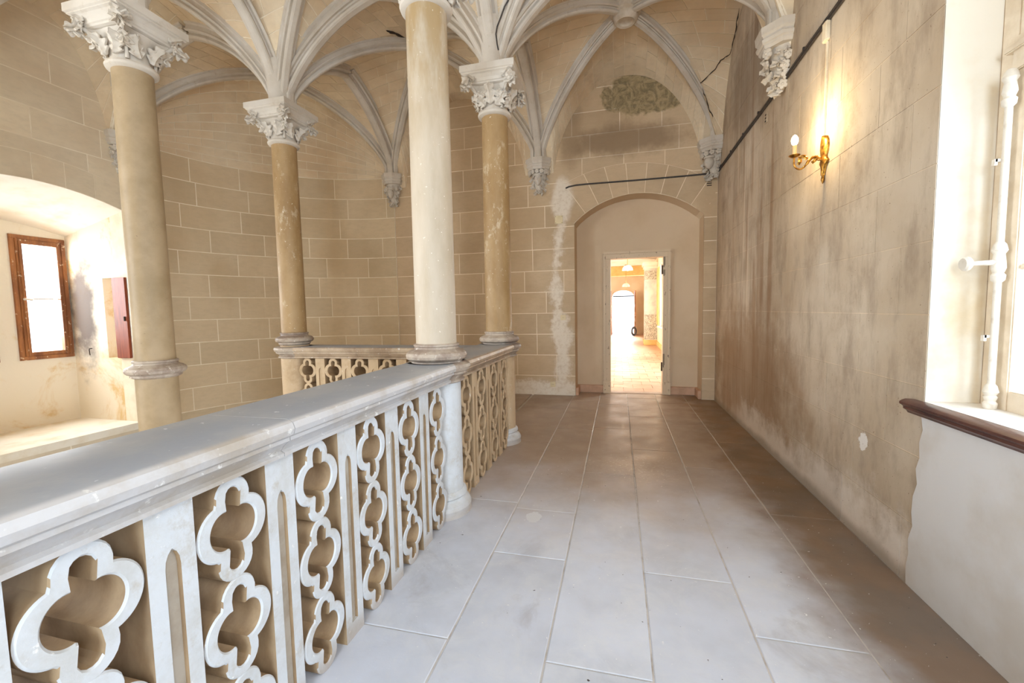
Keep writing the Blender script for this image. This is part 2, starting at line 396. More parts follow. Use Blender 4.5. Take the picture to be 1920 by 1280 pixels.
# ------------------------------------------------------------------ ashlar walls: backing plus one object per stone
def stones(parent, P, rects, mat, openings=(), step=9.0, proud=0.003, gap=0.006, name='stone'):
    """P(u,z,h)->point; openings: (u0,u1,lo(u),hi(u)) cut out of every stone"""
    for (u0, z0, u1, z1) in rects:
        u0 += gap; u1 -= gap; z0 += gap; z1 -= gap
        if u1 - u0 < 0.02 or z1 - z0 < 0.02: continue
        k = max(1, int(math.ceil((u1 - u0) / step)))
        bs = {round(u0 + (u1 - u0) * i / k, 5) for i in range(k + 1)}
        for (a, b, lo, hi) in openings:
            if a < u1 and b > u0:
                for i in range(13):
                    q = a + (b - a) * i / 12
                    if u0 < q < u1: bs.add(round(q, 5))
        bs = sorted(bs); mb = MB()
        for i in range(len(bs) - 1):
            a, b = bs[i], bs[i + 1]
            if b - a < 1e-4: continue
            mid = (a + b) / 2; iv = [((z0, z0), (z1, z1))]
            for (oa, ob, lo, hi) in openings:
                if oa < mid < ob:
                    nv = []
                    for (bt, tp) in iv:
                        la, lb, ha, hb = lo(a), lo(b), hi(a), hi(b)
                        t2 = (min(tp[0], la), min(tp[1], lb)); b2 = (max(bt[0], ha), max(bt[1], hb))
                        if t2[0] - bt[0] > 0.003 or t2[1] - bt[1] > 0.003: nv.append((bt, (max(t2[0], bt[0]), max(t2[1], bt[1]))))
                        if tp[0] - b2[0] > 0.003 or tp[1] - b2[1] > 0.003: nv.append(((min(b2[0], tp[0]), min(b2[1], tp[1])), tp))
                    iv = nv
            for (bt, tp) in iv:
                f = [(0, 1, 2, 3), (0, 4, 5, 1), (2, 6, 7, 3)]
                if i == 0 or True: f += [(3, 7, 4, 0), (1, 5, 6, 2)]
                mb.add([P(a, bt[0], proud), P(b, bt[1], proud), P(b, tp[1], proud), P(a, tp[0], proud),
                        P(a, bt[0], -.002), P(b, bt[1], -.002), P(b, tp[1], -.002), P(a, tp[0], -.002)], f)
        if mb.f:
            o = mb.put(name, mat, parent)


Z0 = 0.66 - 0.342 * 8; DZ = 0.342


def courses(u0, u1, za, zb, L, seed, jit=0.08):
    r = random.Random(seed); out = []; k = 0; z = Z0
    while z < zb:
        if z + DZ > za:
            u = u0 - (L / 2 if k % 2 else 0) - r.uniform(0, jit)
            while u < u1:
                l = L * r.uniform(0.82, 1.15)
                a, b = max(u, u0), min(u + l, u1)
                if u1 - b < 0.15: b = u1; l = 99
                if b - a > 0.04: out.append((a, max(z, za), b, min(z + DZ, zb)))
                u += l
        z += DZ; k += 1
    return out


def wall_sheet(name, P, u0, u1, z0, z1, mat, openings=(), step=9.0, thick=0.25):
    """backing wall with real thickness and openings"""
    bs = {u0, u1}; k = max(1, int(math.ceil((u1 - u0) / step)))
    for i in range(k + 1): bs.add(round(u0 + (u1 - u0) * i / k, 5))
    for (a, b, lo, hi) in openings:
        for i in range(17):
            q = a + (b - a) * i / 16
            if u0 < q < u1: bs.add(round(q, 5))
    bs = sorted(bs); mb = MB()
    for i in range(len(bs) - 1):
        a, b = bs[i], bs[i + 1]; mid = (a + b) / 2; iv = [((z0, z0), (z1, z1))]
        for (oa, ob, lo, hi) in openings:
            if oa < mid < ob:
                nv = []
                for (bt, tp) in iv:
                    if min(lo(a), lo(b)) > bt[0]: nv.append((bt, (lo(a), lo(b))))
                    if max(hi(a), hi(b)) < tp[0]: nv.append(((hi(a), hi(b)), tp))
                iv = nv
        for (bt, tp) in iv:
            mb.add([P(a, bt[0], 0), P(b, bt[1], 0), P(b, tp[1], 0), P(a, tp[0], 0),
                    P(a, bt[0], -thick), P(b, bt[1], -thick), P(b, tp[1], -thick), P(a, tp[0], -thick)],
                   [(0, 1, 2, 3), (4, 5, 6, 7), (0, 4, 5, 1), (2, 6, 7, 3), (3, 7, 4, 0), (1, 5, 6, 2)])
    return struct(mb.put(name, mat))


XR, XL, YE, ZT = 1.40, -6.30, 6.87, 5.15
YB, XB = 4.33, -3.80
RC = 2.52
gx = [XL, XB, -1.23, XR]
gy = [-2.4, 0.16, 2.73, YB, YE]

# right wall (u = Y)
Pr = lambda u, z, h: Vector((XR - h, u, z))
w1 = (0.95, 2.39, lambda u: 0.93, lambda u: 4.0 + 0.1 * sin(pi * (u - .95) / 1.44))
w2 = (-2.5, -1.0, lambda u: 0.93, lambda u: 4.1)
wall = wall_sheet('wall_right', Pr, -3.6, YE + 0.02, -0.1, ZT, 'mortar_right', [w1, w2], thick=0.22)
stones(wall, Pr, courses(-0.9, YE, 0.0, 4.9, 0.72, 3, 0.3), 'stone_right', [w1], gap=0.003, proud=0.0025)

# end wall (u = X)
Pe = lambda u, z, h: Vector((u, YE - h, z))
ncx = 0.27


def arc_in(u): return 1.79 + sqrt(max(0, 1.352 ** 2 - (u - ncx) ** 2))


def arc_out(u): return 1.45 + sqrt(max(0, 2.15 ** 2 - (u - 0.12) ** 2))


niche = (-0.68, 1.22, lambda u: -1, arc_in)
wall = wall_sheet('wall_back', Pe, -3.86, XR + 0.02, -0.1, ZT, 'mortar_end', [niche], thick=0.35)
ring = (-0.98, 1.19, lambda u: 2.74 if u > -0.68 else arc_out(u) - (arc_out(u) - 2.74) * max(0, 1 - (-0.68 - u) / 0.3), arc_out)
stones(wall, Pe, courses(-3.80, XR, 0.0, 5.0, 0.66, 5), 'stone_end', [niche, (-0.98, 1.30, lambda u: max(2.74, min(arc_out(u), 2.74 + (3.2 - 2.74) * ((-0.68 - u) / 0.3) * 1.6)) if u < -0.68 else (2.74 if u < 1.22 else 2.9), arc_out)])
# voussoirs of the relieving arch on a bed of mortar
mb = MB(); KK = 40
us_ = [-.97 + 2.14 * k / KK for k in range(KK + 1)]
mb.loft([[Pe(u, max(arc_in(u) if -.68 < u < 1.22 else 2.72, 2.72) + .004, .0012) for u in us_], [Pe(u, arc_out(u) - .002, .0012) for u in us_]], False)
mb.put('mortar_bed', 'mortar_end', wall)
A0, A1 = atan2(2.74 - 1.79, -0.68 - ncx), atan2(2.76 - 1.79, 1.22 - ncx)
nv = 9
for i in range(nv):
    a = A0 + (A1 - A0) * i / nv; b = A0 + (A1 - A0) * (i + 1) / nv
    mb = MB(); K = 4; inn, out = [], []
    for j in range(K + 1):
        t = a + (b - a) * j / K + (-0.0032 if j == 0 else 0.0032 if j == K else 0)
        ui, zi = ncx + 1.358 * cos(t), 1.79 + 1.358 * sin(t)
        # outer point on the outer arc along the same ray
        lo_, hi_ = 1.36, 2.4
        for _ in range(24):
            md = (lo_ + hi_) / 2; uu, zz = ncx + md * cos(t), 1.79 + md * sin(t)
            if zz > arc_out(uu) - 0.006: hi_ = md
            else: lo_ = md
        inn.append((ui, zi)); out.append((min(XR - .02, ncx + lo_ * cos(t)), 1.79 + lo_ * sin(t)))
    lo_r = [[Pe(u, z, h) for (u, z) in inn] for h in (-.002, 0.004)]; hi_r = [[Pe(u, z, h) for (u, z) in out] for h in (0.004, -.002)]
    mb.loft([lo_r[0], lo_r[1], hi_r[0], hi_r[1]], False); 
    mb.add([lo_r[0][0], lo_r[1][0], hi_r[0][0], hi_r[1][0]], [(0, 1, 2, 3)]); mb.add([lo_r[0][-1], lo_r[1][-1], hi_r[0][-1], hi_r[1][-1]], [(0, 1, 2, 3)])
    mb.put('voussoir', 'stone_end', wall)

# curved stair wall (u = arc length from the left wall)
Lc = RC * pi / 2


def Pc(u, z, h):
    a = pi - u / RC
    return Vector((XB + (RC - h) * cos(a), YB + (RC - h) * sin(a), z))


wall = wall_sheet('wall_stair_curved', Pc, 0, Lc, -3.3, ZT, 'mortar', [], step=0.12, thick=0.25)
stones(wall, Pc, courses(0, Lc, -1.4, 3.74, 0.74, 8), 'stone_curved', step=0.13)
# left wall (u = Y)
Pl = lambda u, z, h: Vector((XL + h, u, z))
emb = (2.52, 4.27, lambda u: -0.02, lambda u: 2.79 + 0.15 * (1 - ((u - 3.395) / 0.875) ** 2))
wlb = (-1.6, 0.4, lambda u: 0.4, lambda u: 3.4)  # unseen opening added for the left fill lamp
wall = wall_sheet('wall_left', Pl, -3.6, YB + 0.02, -3.3, ZT, 'mortar', [emb, wlb], thick=0.25)
rings_ = (2.52, 4.30, lambda u: emb[3](u), lambda u: emb[3](u) + 0.30)
stones(wall, Pl, courses(0.6, YB, -1.4, 4.9, 0.80, 13), 'stone_left_lit', [(2.52, 4.27, emb[2], lambda u: emb[3](u) + 0.30)])
for i in range(6):
    a, b = 2.52 + 1.75 * i / 6 + 0.005, 2.52 + 1.75 * (i + 1) / 6 - 0.005; mb = MB()
    fan = lambda u, k: u + (u - 3.395) * 0.12 * k
    us = [a + (b - a) * j / 4 for j in range(5)]
    r0 = [Pl(u, emb[3](u) + 0.004, -.01) for u in us]; r1 = [Pl(u, emb[3](u) + 0.004, .005) for u in us]
    r2 = [Pl(min(u, 4.30), emb[3](u) + 0.292, .005) for u in us]; r3 = [Pl(u, emb[3](u) + 0.292, -.01) for u in us]
    mb.loft([r0, r1, r2, r3], False); mb.add([r0[0], r1[0], r2[0], r3[0]], [(0, 1, 2, 3)]); mb.add([r0[-1], r1[-1], r2[-1], r3[-1]], [(0, 1, 2, 3)])
    mb.put('voussoir', 'stone_left_lit', wall)
# wall behind the camera
Pf = lambda u, z, h: Vector((u, -3.6 + h, z))
wall_sheet('wall_front', Pf, XL - .2, XR + .2, -3.3, ZT, 'mortar', [(-0.75, 0.95, lambda u: 0.5, lambda u: 3.4)], thick=0.3)

# ------------------------------------------------------------------ floor
mb = MB(); mb.box((-1.37, -3.6, -0.30), (XR, 7.3, -0.0035)); mb.box((XB + 0.0, 4.10, -0.30), (-1.37, YE, -0.012))
floor = struct(mb.put('floor', 'flag_joint'))
rows = [(-1.37, -.71, [-2.6, -.6, 1.60, 2.92, 4.35, 5.9]), (-.71, -.287, [-3, -1.4, .3, 2.277, 2.84, 4.92, 6.5]), (-.287, .128, [-2.2, -.3, 1.575, 3.6, 5.02, 6.3]),
        (.128, .56, [-3, -1, .6, 2.26, 4.3, 5.64, 6.8]), (.56, .985, [-2, 0, 1.9, 3.9, 5.3, 6.5]), (.985, 1.40, [-3, -.8, 1.2, 3.1, 4.7, 6.1])]
for (a, b, cs) in rows:
    ys = [-3.6] + cs + [YE + (0.36 if -0.7 < a and b < 1.3 or a == .985 else 0.0)]
    if a == -.71: ys[-1] = YE + .36
    for i in range(len(ys) - 1):
        x0, x1, y0, y1 = a + .0038, b - .0038, ys[i] + .0025, ys[i + 1] - .0025; dz = R.uniform(-.001, .001)
        if y1 - y0 < 0.05: continue
        f = 0.004
        rg = [[Vector((x0, y0, -.006)), Vector((x1, y0, -.006)), Vector((x1, y1, -.006)), Vector((x0, y1, -.006))],
              [Vector((x0, y0, -.0022 + dz)), Vector((x1, y0, -.0022 + dz)), Vector((x1, y1, -.0022 + dz)), Vector((x0, y1, -.0022 + dz))],
              [Vector((x0 + f, y0 + f, dz)), Vector((x1 - f, y0 + f, dz)), Vector((x1 - f, y1 - f, dz)), Vector((x0 + f, y1 - f, dz))]]
        MB().loft(rg).put('flagstone', 'flag', floor)
for x in range(4):
    for y in range(3):
        a = XB + x * 0.6 + .004; MB().box((a, 4.12 + y * .92, -.02), (min(a + .592, -1.378), 4.12 + (y + 1) * .92 - .008 if y < 2 else YE, 0)).put('flagstone', 'flag', floor)
# lower floor and winding steps of the stair
struct(box('floor_lower', (XL, -3.6, -3.3), (-1.0, YE, -3.1), 'tread'))
box('floor_edge_fascia', (-1.40, -3.6, -.5), (-1.36, 4.12, -.012), 'tracery_side', floor)
st = tag(empty('winding_stair', (XB, YB, -0.1)), 'worn stone winding stair descending round the tall column under the curved wall', 'staircase')
for k in range(16):
    z = -0.17 * (k + 1); mb = MB()
    if k < 9:
        a0, a1 = pi / 2 + k * pi / 18, pi / 2 + (k + 1) * pi / 18 + .02; rr = []
        for zz in (z - .22, z):
            rr.append([Vector((0.2 * cos(a0), 0.2 * sin(a0), zz + .1))] + [Vector(((RC - .01) * cos(a0 + (a1 - a0) * j / 4), (RC - .01) * sin(a0 + (a1 - a0) * j / 4), zz + .1)) for j in range(5)] + [Vector((0.2 * cos(a1), 0.2 * sin(a1), zz + .1))])
        mb.loft(rr)
    else:
        y = -(k - 9) * 0.3; mb.box((-RC + .01, y - .3, z - .12), (-.2, y, z + .1))
    mb.put('tread', 'tread', st)

# ------------------------------------------------------------------ vaults
ZS = 3.77
CR = {'d': 4.90, 't': 4.76}


def g_(t, p=1.7, q=1.5):
    t = min(1, max(0, t)); return (1 - (1 - t) ** p) ** (1 / q)


def zdiag(t): return ZS - 0.03 + (CR['d'] - ZS + .03) * g_((t - .055) / .945)


def ztran(t): return ZS - 0.03 + (CR['t'] - ZS + .03) * g_(0.86 * (t - .06) / .94) / g_(0.86)


def path(kind, P, Q, n=20, t0=0.055, base=0.0):
    """lower centre line from springing P towards crown Q (both XY)"""
    f = zdiag if kind == 'd' else ztran; out = []
    for i in range(n + 1):
        s = (i / n) ** 1.5; t = t0 + (1 - t0) * s
        out.append(Vector((P[0] + (Q[0] - P[0]) * t, P[1] + (Q[1] - P[1]) * t, f(t) + base)))
    out.insert(0, Vector((out[0].x, out[0].y, ZS - .01)))
    return out


PROF = [(-.5, 1.25), (-.5, .80), (-.45, .76), (-.38, .74), (-.38, .50), (-.45, .46), (-.45, .40), (-.36, .34), (-.22, .40), (-.17, .34), (-.21, .24), (-.24, .14), (-.20, .05), (-.12, 0),
        (.12, 0), (.20, .05), (.24, .14), (.21, .24), (.17, .34), (.22, .40), (.36, .34), (.45, .40), (.45, .46), (.38, .50), (.38, .74), (.45, .76), (.5, .80), (.5, 1.25)]


def rib(name, pts, wd, dp, label, parent=None):
    rings = []; side0 = None; P, Q = pts[1], pts[-1]; d = Vector((Q.x - P.x, Q.y - P.y, 0)).normalized(); side = Vector((-d.y, d.x, 0))
    for i, p in enumerate(pts):
        a, b = pts[max(0, i - 1)], pts[min(len(pts) - 1, i + 1)]
        if i == 0: tg = Vector((0, 0, 1))
        elif i == len(pts) - 1: tg = d.copy() if name == 'diagonal_rib' else (b - a).normalized()
        else: tg = (b - a).normalized()
        up = side.cross(tg); up = up if up.z > 0 or abs(up.z) < 1e-3 and up.dot(d) < 0 else -up
        if up.dot(d) > 0.05 and up.z < 0.05: up = -up
        rings.append([p + side * (s * wd) + up * (h * dp) for s, h in PROF])
    o = MB().loft(rings, True, True).put(name, 'carved', parent, smooth=24)
    if parent is None: tag(o, label, 'vault rib')
    return o


def curve_at(fn, P, Q, lift):
    return lambda t: Vector((P[0] + (Q[0] - P[0]) * t, P[1] + (Q[1] - P[1]) * t, fn(t) + lift))


def web_half(parent, A, B, mat_st=True, seed=0, nu=26, nv=8, rows_=11, slen=0.36, bulge=0.05):
    """web between two curves A(t), B(t) springing from the same point"""
    def Sf(u, v):
        a, b = A(u), B(u); p = a.lerp(b, v); d = (b - a).length
        p.z += bulge * d * 4 * v * (1 - v) * 0.6; return p
    mb = MB(); us = [0.03 + 0.97 * (i / nu) ** 1.3 for i in range(nu + 1)]
    mb.loft([[Sf(u, j / nv) for j in range(nv + 1)] for u in us], False)
    parent_me.append((mb.v, mb.f))
    if not mat_st: return
    r = random.Random(seed)
    L = [0]; N_ = 60
    for i in range(N_): L.append(L[-1] + (Sf((i + 1) / N_, .5) - Sf(i / N_, .5)).length)
    tot = L[-1]

    def u_of(s):
        for i in range(N_):
            if L[i + 1] >= s: return (i + (s - L[i]) / max(1e-6, L[i + 1] - L[i])) / N_
        return 1.0
    u_s = [u_of(tot * k / rows_) for k in range(rows_ + 1)]
    for k in range(1 if rows_ > 6 else 0, rows_):
        u0, u1 = u_s[k], u_s[k + 1]; um = (u0 + u1) / 2; wdt = (A(um) - B(um)).length
        m = max(1, int(round(wdt / slen))); off = 0.5 if k % 2 and m > 1 else 0
        cuts = sorted({0.0, 1.0} | {min(1, max(0, (j + off + r.uniform(-.08, .08)) / m)) for j in range(0 if off else 1, m)})
        for j in range(len(cuts) - 1):
            v0, v1 = cuts[j], cuts[j + 1]
            if (v1 - v0) * wdt < 0.03: continue
            gv = 0.0045 / max(wdt, .05); gu = 0.0045 / tot
            a0, a1, b0, b1 = u0 + gu, u1 - gu, v0 + gv, v1 - gv; nn = (2, 2)
            top, low = [], []
            for ii in range(nn[0] + 1):
                for jj in range(nn[1] + 1):
                    p = Sf(a0 + (a1 - a0) * ii / nn[0], b0 + (b1 - b0) * jj / nn[1])
                    e = 0.004; q1 = Sf(min(1, um + .01), (v0 + v1) / 2) - Sf(um - .01, (v0 + v1) / 2); q2 = Sf(um, v1) - Sf(um, v0)
                    nr = q1.cross(q2).normalized()
                    if nr.dot(Vector((CEN[0], CEN[1], 2.5)) - p) < 0: nr = -nr
                    top.append(p + nr * 0.005); low.append(p - nr * 0.006)
            W = nn[1] + 1; T = len(top); f = []
            for ii in range(nn[0]):
                for jj in range(nn[1]): a = ii * W + jj; f.append((a, a + 1, a + W + 1, a + W))
            bd = [jj for jj in range(W)] + [ii * W + W - 1 for ii in range(1, nn[0] + 1)] + [nn[0] * W + jj for jj in range(W - 2, -1, -1)] + [ii * W for ii in range(nn[0] - 1, 0, -1)]
            for q in range(len(bd)):
                a, b = bd[q], bd[(q + 1) % len(bd)]; f.append((a, b, b + T, a + T))
            obj('stone', top + low, f, 'stone_vault', parent)


LIFT = 0.11
WALLS = {}
CEN = (0, 0)
TOPS = {}
for i in range(3):
    for j in range(4):
        x0, x1, y0, y1 = gx[i], gx[i + 1], gy[j], gy[j + 1]; cx, cy = (x0 + x1) / 2, (y0 + y1) / 2
        if i == 2 and j == 3: cx, cy = 0.08, 5.59
        CEN = (cx, cy); small = (y1 - y0) < 2
        st_on = j >= 2
        rnd = (i == 0 and j == 3)
        top = struct(empty('ceiling')); top.name = 'ceiling' if (i, j) == (0, 0) else 'ceiling.%03d' % (i * 4 + j)
        parent_me = []
        corners = {(0, 0): (x0, y0), (1, 0): (x1, y0), (0, 1): (x0, y1), (1, 1): (x1, y1)}
        mids = {'s': ((x0 + x1) / 2 if not (i == 2 and j == 3) else cx, y0), 'n': ((x0 + x1) / 2 if not (i == 2) else cx, y1), 'w': (x0, cy if i == 0 and rnd else (y0 + y1) / 2), 'e': (x1, (y0 + y1) / 2)}
        sides = {'s': ((0, 0), (1, 0)), 'n': ((0, 1), (1, 1)), 'w': ((0, 0), (0, 1)), 'e': ((1, 0), (1, 1))}
        for sd, cs in sides.items():
            wallside = (sd == 'e' and i == 2) or (sd == 'w' and i == 0) or (sd == 'n' and j == 3) or (sd == 's' and j == 0)
            if rnd and sd in 'nw': continue
            for ci, c_ in enumerate(cs):
                P = corners[c_]; A = curve_at(zdiag, P, (cx, cy), LIFT)
                if wallside:
                    fz = lambda t: 3.55 + 1.33 * g_((t - .18) / .82, 2.2, 1.5)
                    B = curve_at(fz, P, mids[sd], 0.0)
                else: B = curve_at(ztran, P, mids[sd], LIFT + .02)
                web_half(top, A, B, st_on, seed=i * 97 + j * 31 + ci * 7 + ord(sd), rows_=12 if not small or sd in 'ns' else 9)
        if rnd:
            for c_, sgn in (((0, 0), 1), ((1, 1), -1)):
                P = corners[c_]; A = curve_at(zdiag, P, (cx, cy), LIFT)

                def B(t, sgn=sgn):
                    a = pi - t * pi / 4 if sgn > 0 else pi / 2 + t * pi / 4
                    return Vector((XB + RC * cos(a), YB + RC * sin(a), 3.74))

                def Sf(u, v, A=A, B=B):
                    a, b = A(u), B(u); s = v; p = a.lerp(b, s); p.z = b.z + (a.z - b.z) * sqrt(max(0, 1 - s ** 2.2)); return p
                vq = lambda q: max(0.0, 1 - q * q) ** (1 / 2.2)
                us = [0.0 + (k / 18) ** 1.3 for k in range(19)]; mb = MB(); mb.loft([[Sf(u, vq(1 - q / 18)) for q in range(19)] for u in us], False); parent_me.append((mb.v, mb.f))
                nr_ = 9
                for rr in range(nr_):          # courses at near constant height on the wall side
                    q0, q1_ = rr / nr_, (rr + 1) / nr_
                    m = 6; off = 0.5 if rr % 2 else 0.0
                    cuts = sorted({0.03, 1.0} | {min(1, max(.03, (q + off) / m)) for q in range(0, m)})
                    for q in range(len(cuts) - 1):
                        ua, ub = cuts[q], cuts[q + 1]
                        if ub - ua < .02: continue
                        W_ = 3; topv, low = [], []
                        for ii in range(3):
                            for jj in range(3):
                                uu = ua + .002 + (ub - ua - .004) * ii / 2; vv = vq(q0 + .005 + (q1_ - q0 - .01) * jj / 2)
                                p = Sf(uu, vv); q1 = Sf(min(1, uu + .01), vv) - Sf(uu - .01, vv); q2 = Sf(uu, min(1, vv + .01)) - Sf(uu, max(0, vv - .01))
                                nr = q1.cross(q2)
                                if nr.length < 1e-9: nr = Vector((0, 0, -1))
                                nr.normalize()
                                if nr.dot(Vector((XB, YB, 2.5)) - p) < 0: nr = -nr
                                topv.append(p + nr * .006); low.append(p - nr * .006)
                        f = [(0, 1, 4, 3), (1, 2, 5, 4), (3, 4, 7, 6), (4, 5, 8, 7)]; bd = [0, 1, 2, 5, 8, 7, 6, 3]
                        for k in range(8): f.append((bd[k], bd[(k + 1) % 8], bd[(k + 1) % 8] + 9, bd[k] + 9))
                        obj('stone', topv + low, f, 'stone_vault', top)
        mb = MB()
        for v, f in parent_me: mb.add(v, f)
        mb.put('vault_web', 'mortar', top, smooth=40)
        # diagonal ribs and boss
        vis = j >= 2
        for ci, (c_, P) in enumerate(corners.items()):
            if rnd and c_ in ((0, 1),): continue
            rib('diagonal_rib', path('d', P, (cx, cy), t0=.085), 0.165, 0.14, '', top)
        br = 0.13
        mb = MB(); zb = CR['d'] - .05
        mb.lathe([(.02, zb + .26), (br + .05, zb + .26), (br + .05, zb + .09), (br + .02, zb + .07), (br + .015, zb + .03), (br, zb + .005), (br - .02, zb - .01), (br - .045, zb), (br - .055, zb + .02), (br - .075, zb + .03), (0.001, zb + .025)], 36, (cx, cy))
        b_ = mb.put('vault_boss', 'boss', top, smooth=35)
        TOPS[(i, j)] = top
# transverse ribs, each carried by the bay in front of it
for i in range(4):
    for j in range(1, 5):
        P = (gx[i], gy[j])
        if i < 3 and j < 4:
            q = ((gx[i] + gx[i + 1]) / 2, gy[j]); Q = (gx[i + 1], gy[j])
            if i == 2 and j == 3: q = (0.08, gy[j])
            for a in (P, Q): rib('transverse_rib', path('t', a, q, t0=0.115), 0.23, 0.165, '', TOPS[(i, j)])
        if 0 < i < 3:
            q = (gx[i], (gy[j] + gy[j - 1]) / 2); Q = (gx[i], gy[j - 1])
            for a in (P, Q): rib('transverse_rib', path('t', a, q, t0=0.115), 0.23, 0.165, '', TOPS[(i, j - 1)])
# roof slab closing everything above
struct(box('ceiling_slab', (XL - 0.6, -3.9, ZT + .02), (XR + .5, YE + 0.6, ZT + .2), 'mortar'))

# ------------------------------------------------------------------ carved leaves
def leaf_me(name, L=0.12, W=0.10, lobes=3, curl=1.2, th=0.010, mat='carved', cup=0.25):
    """lobed leaf, curling outward at the tip, with a raised midrib and sunk eyes between its lobes"""
    nL, nW = 8 * lobes, 10; front, back = [], []
    px = py = 0.0; pz = 0.0; pts = []
    for i in range(nL + 1):
        t = i / nL; ang = curl * t ** 1.8; pts.append((py, pz, ang)); py += L / nL * sin(ang); pz += L / nL * cos(ang)
    for i in range(nL + 1):
        t = i / nL; y_, z_, ang = pts[i]
        env = sin(pi * min(1, .12 + t * .86)) ** 0.7 * (1.1 - 0.35 * t)
        f_ = abs(cos(pi * lobes * t + .5)); lob = 1 - 0.48 * f_ ** 2.6
        w_ = max(0.10 * W / 2, W / 2 * env * lob)
        for j in range(nW + 1):
            s = j / nW * 2 - 1; a_ = abs(s)
            relief = .010 * math.exp(-(s / .12) ** 2) + .006 * math.cos(a_ * 2.2 * pi) * a_ * lob - .008 * math.exp(-((a_ - .5) / .16) ** 2) * f_
            up_ = relief - cup * w_ * a_ * a_
            zz = z_ + a_ * W * .22 * (1 - f_ * .4)
            p = Vector((s * w_, y_ + up_ * cos(ang), zz - up_ * sin(ang)))
            front.append(p); back.append(p + Vector((0, -th * cos(ang), th * sin(ang))))
    W_ = nW + 1; f = []; T = len(front)
    for i in range(nL):
        for j in range(nW): a = i * W_ + j; f += [(a, a + 1, a + W_ + 1, a + W_), (a + T, a + T + W_, a + T + W_ + 1, a + T + 1)]
    bd = list(range(W_)) + [i * W_ + nW for i in range(1, nL + 1)] + [nL * W_ + j for j in range(nW - 1, -1, -1)] + [i * W_ for i in range(nL - 1, 0, -1)]
    for q in range(len(bd)): a, b = bd[q], bd[(q + 1) % len(bd)]; f.append((a, b, b + T, a + T))
    return mesh(name, front + back, f, mat, 40)


LEAF = leaf_me('leaf', 0.16, 0.15, 3, 1.4, .014)
LEAF2 = leaf_me('leaf', 0.12, 0.135, 3, 1.8, .014, cup=0.4)
SM = leaf_me('leaf', 0.085, 0.10, 2, 1.9, .012, cup=0.4)


def rosette_me():
    mb = MB()
    for k in range(5):
        a = k * 2 * pi / 5; c = Vector((cos(a) * .024, 0.004, sin(a) * .024)); rg = []
        for i, (r, y) in enumerate([(.020, -.012), (.022, .0), (.016, .012), (.006, .014)]):
            rg.append([c + Vector((cos(q * pi / 4) * r, y + (.006 if 0 else 0), sin(q * pi / 4) * r)) for q in range(8)])
        mb.loft(rg)
    mb.loft([[Vector((cos(q * pi / 4) * r, y, sin(q * pi / 4) * r)) for q in range(8)] for r, y in [(.014, .0), (.013, .016), (.006, .022)]])
    return mb.me('rosette', 'carved', 45)


ROS = rosette_me()


def orient(nrm, roll=0.0, tilt=0.0):
    """local +Y -> outward nrm, local Z up, rolled about the outward axis"""
    y = Vector(nrm).normalized(); z = Vector((0, 0, 1)); x = y.cross(z)
    if x.length < 1e-3: x = Vector((1, 0, 0))
    x.normalize(); z = x.cross(y)
    m = Matrix((x, y, z)).transposed()
    return (m @ Matrix.Rotation(roll, 3, 'Y') @ Matrix.Rotation(tilt, 3, 'X')).to_euler()


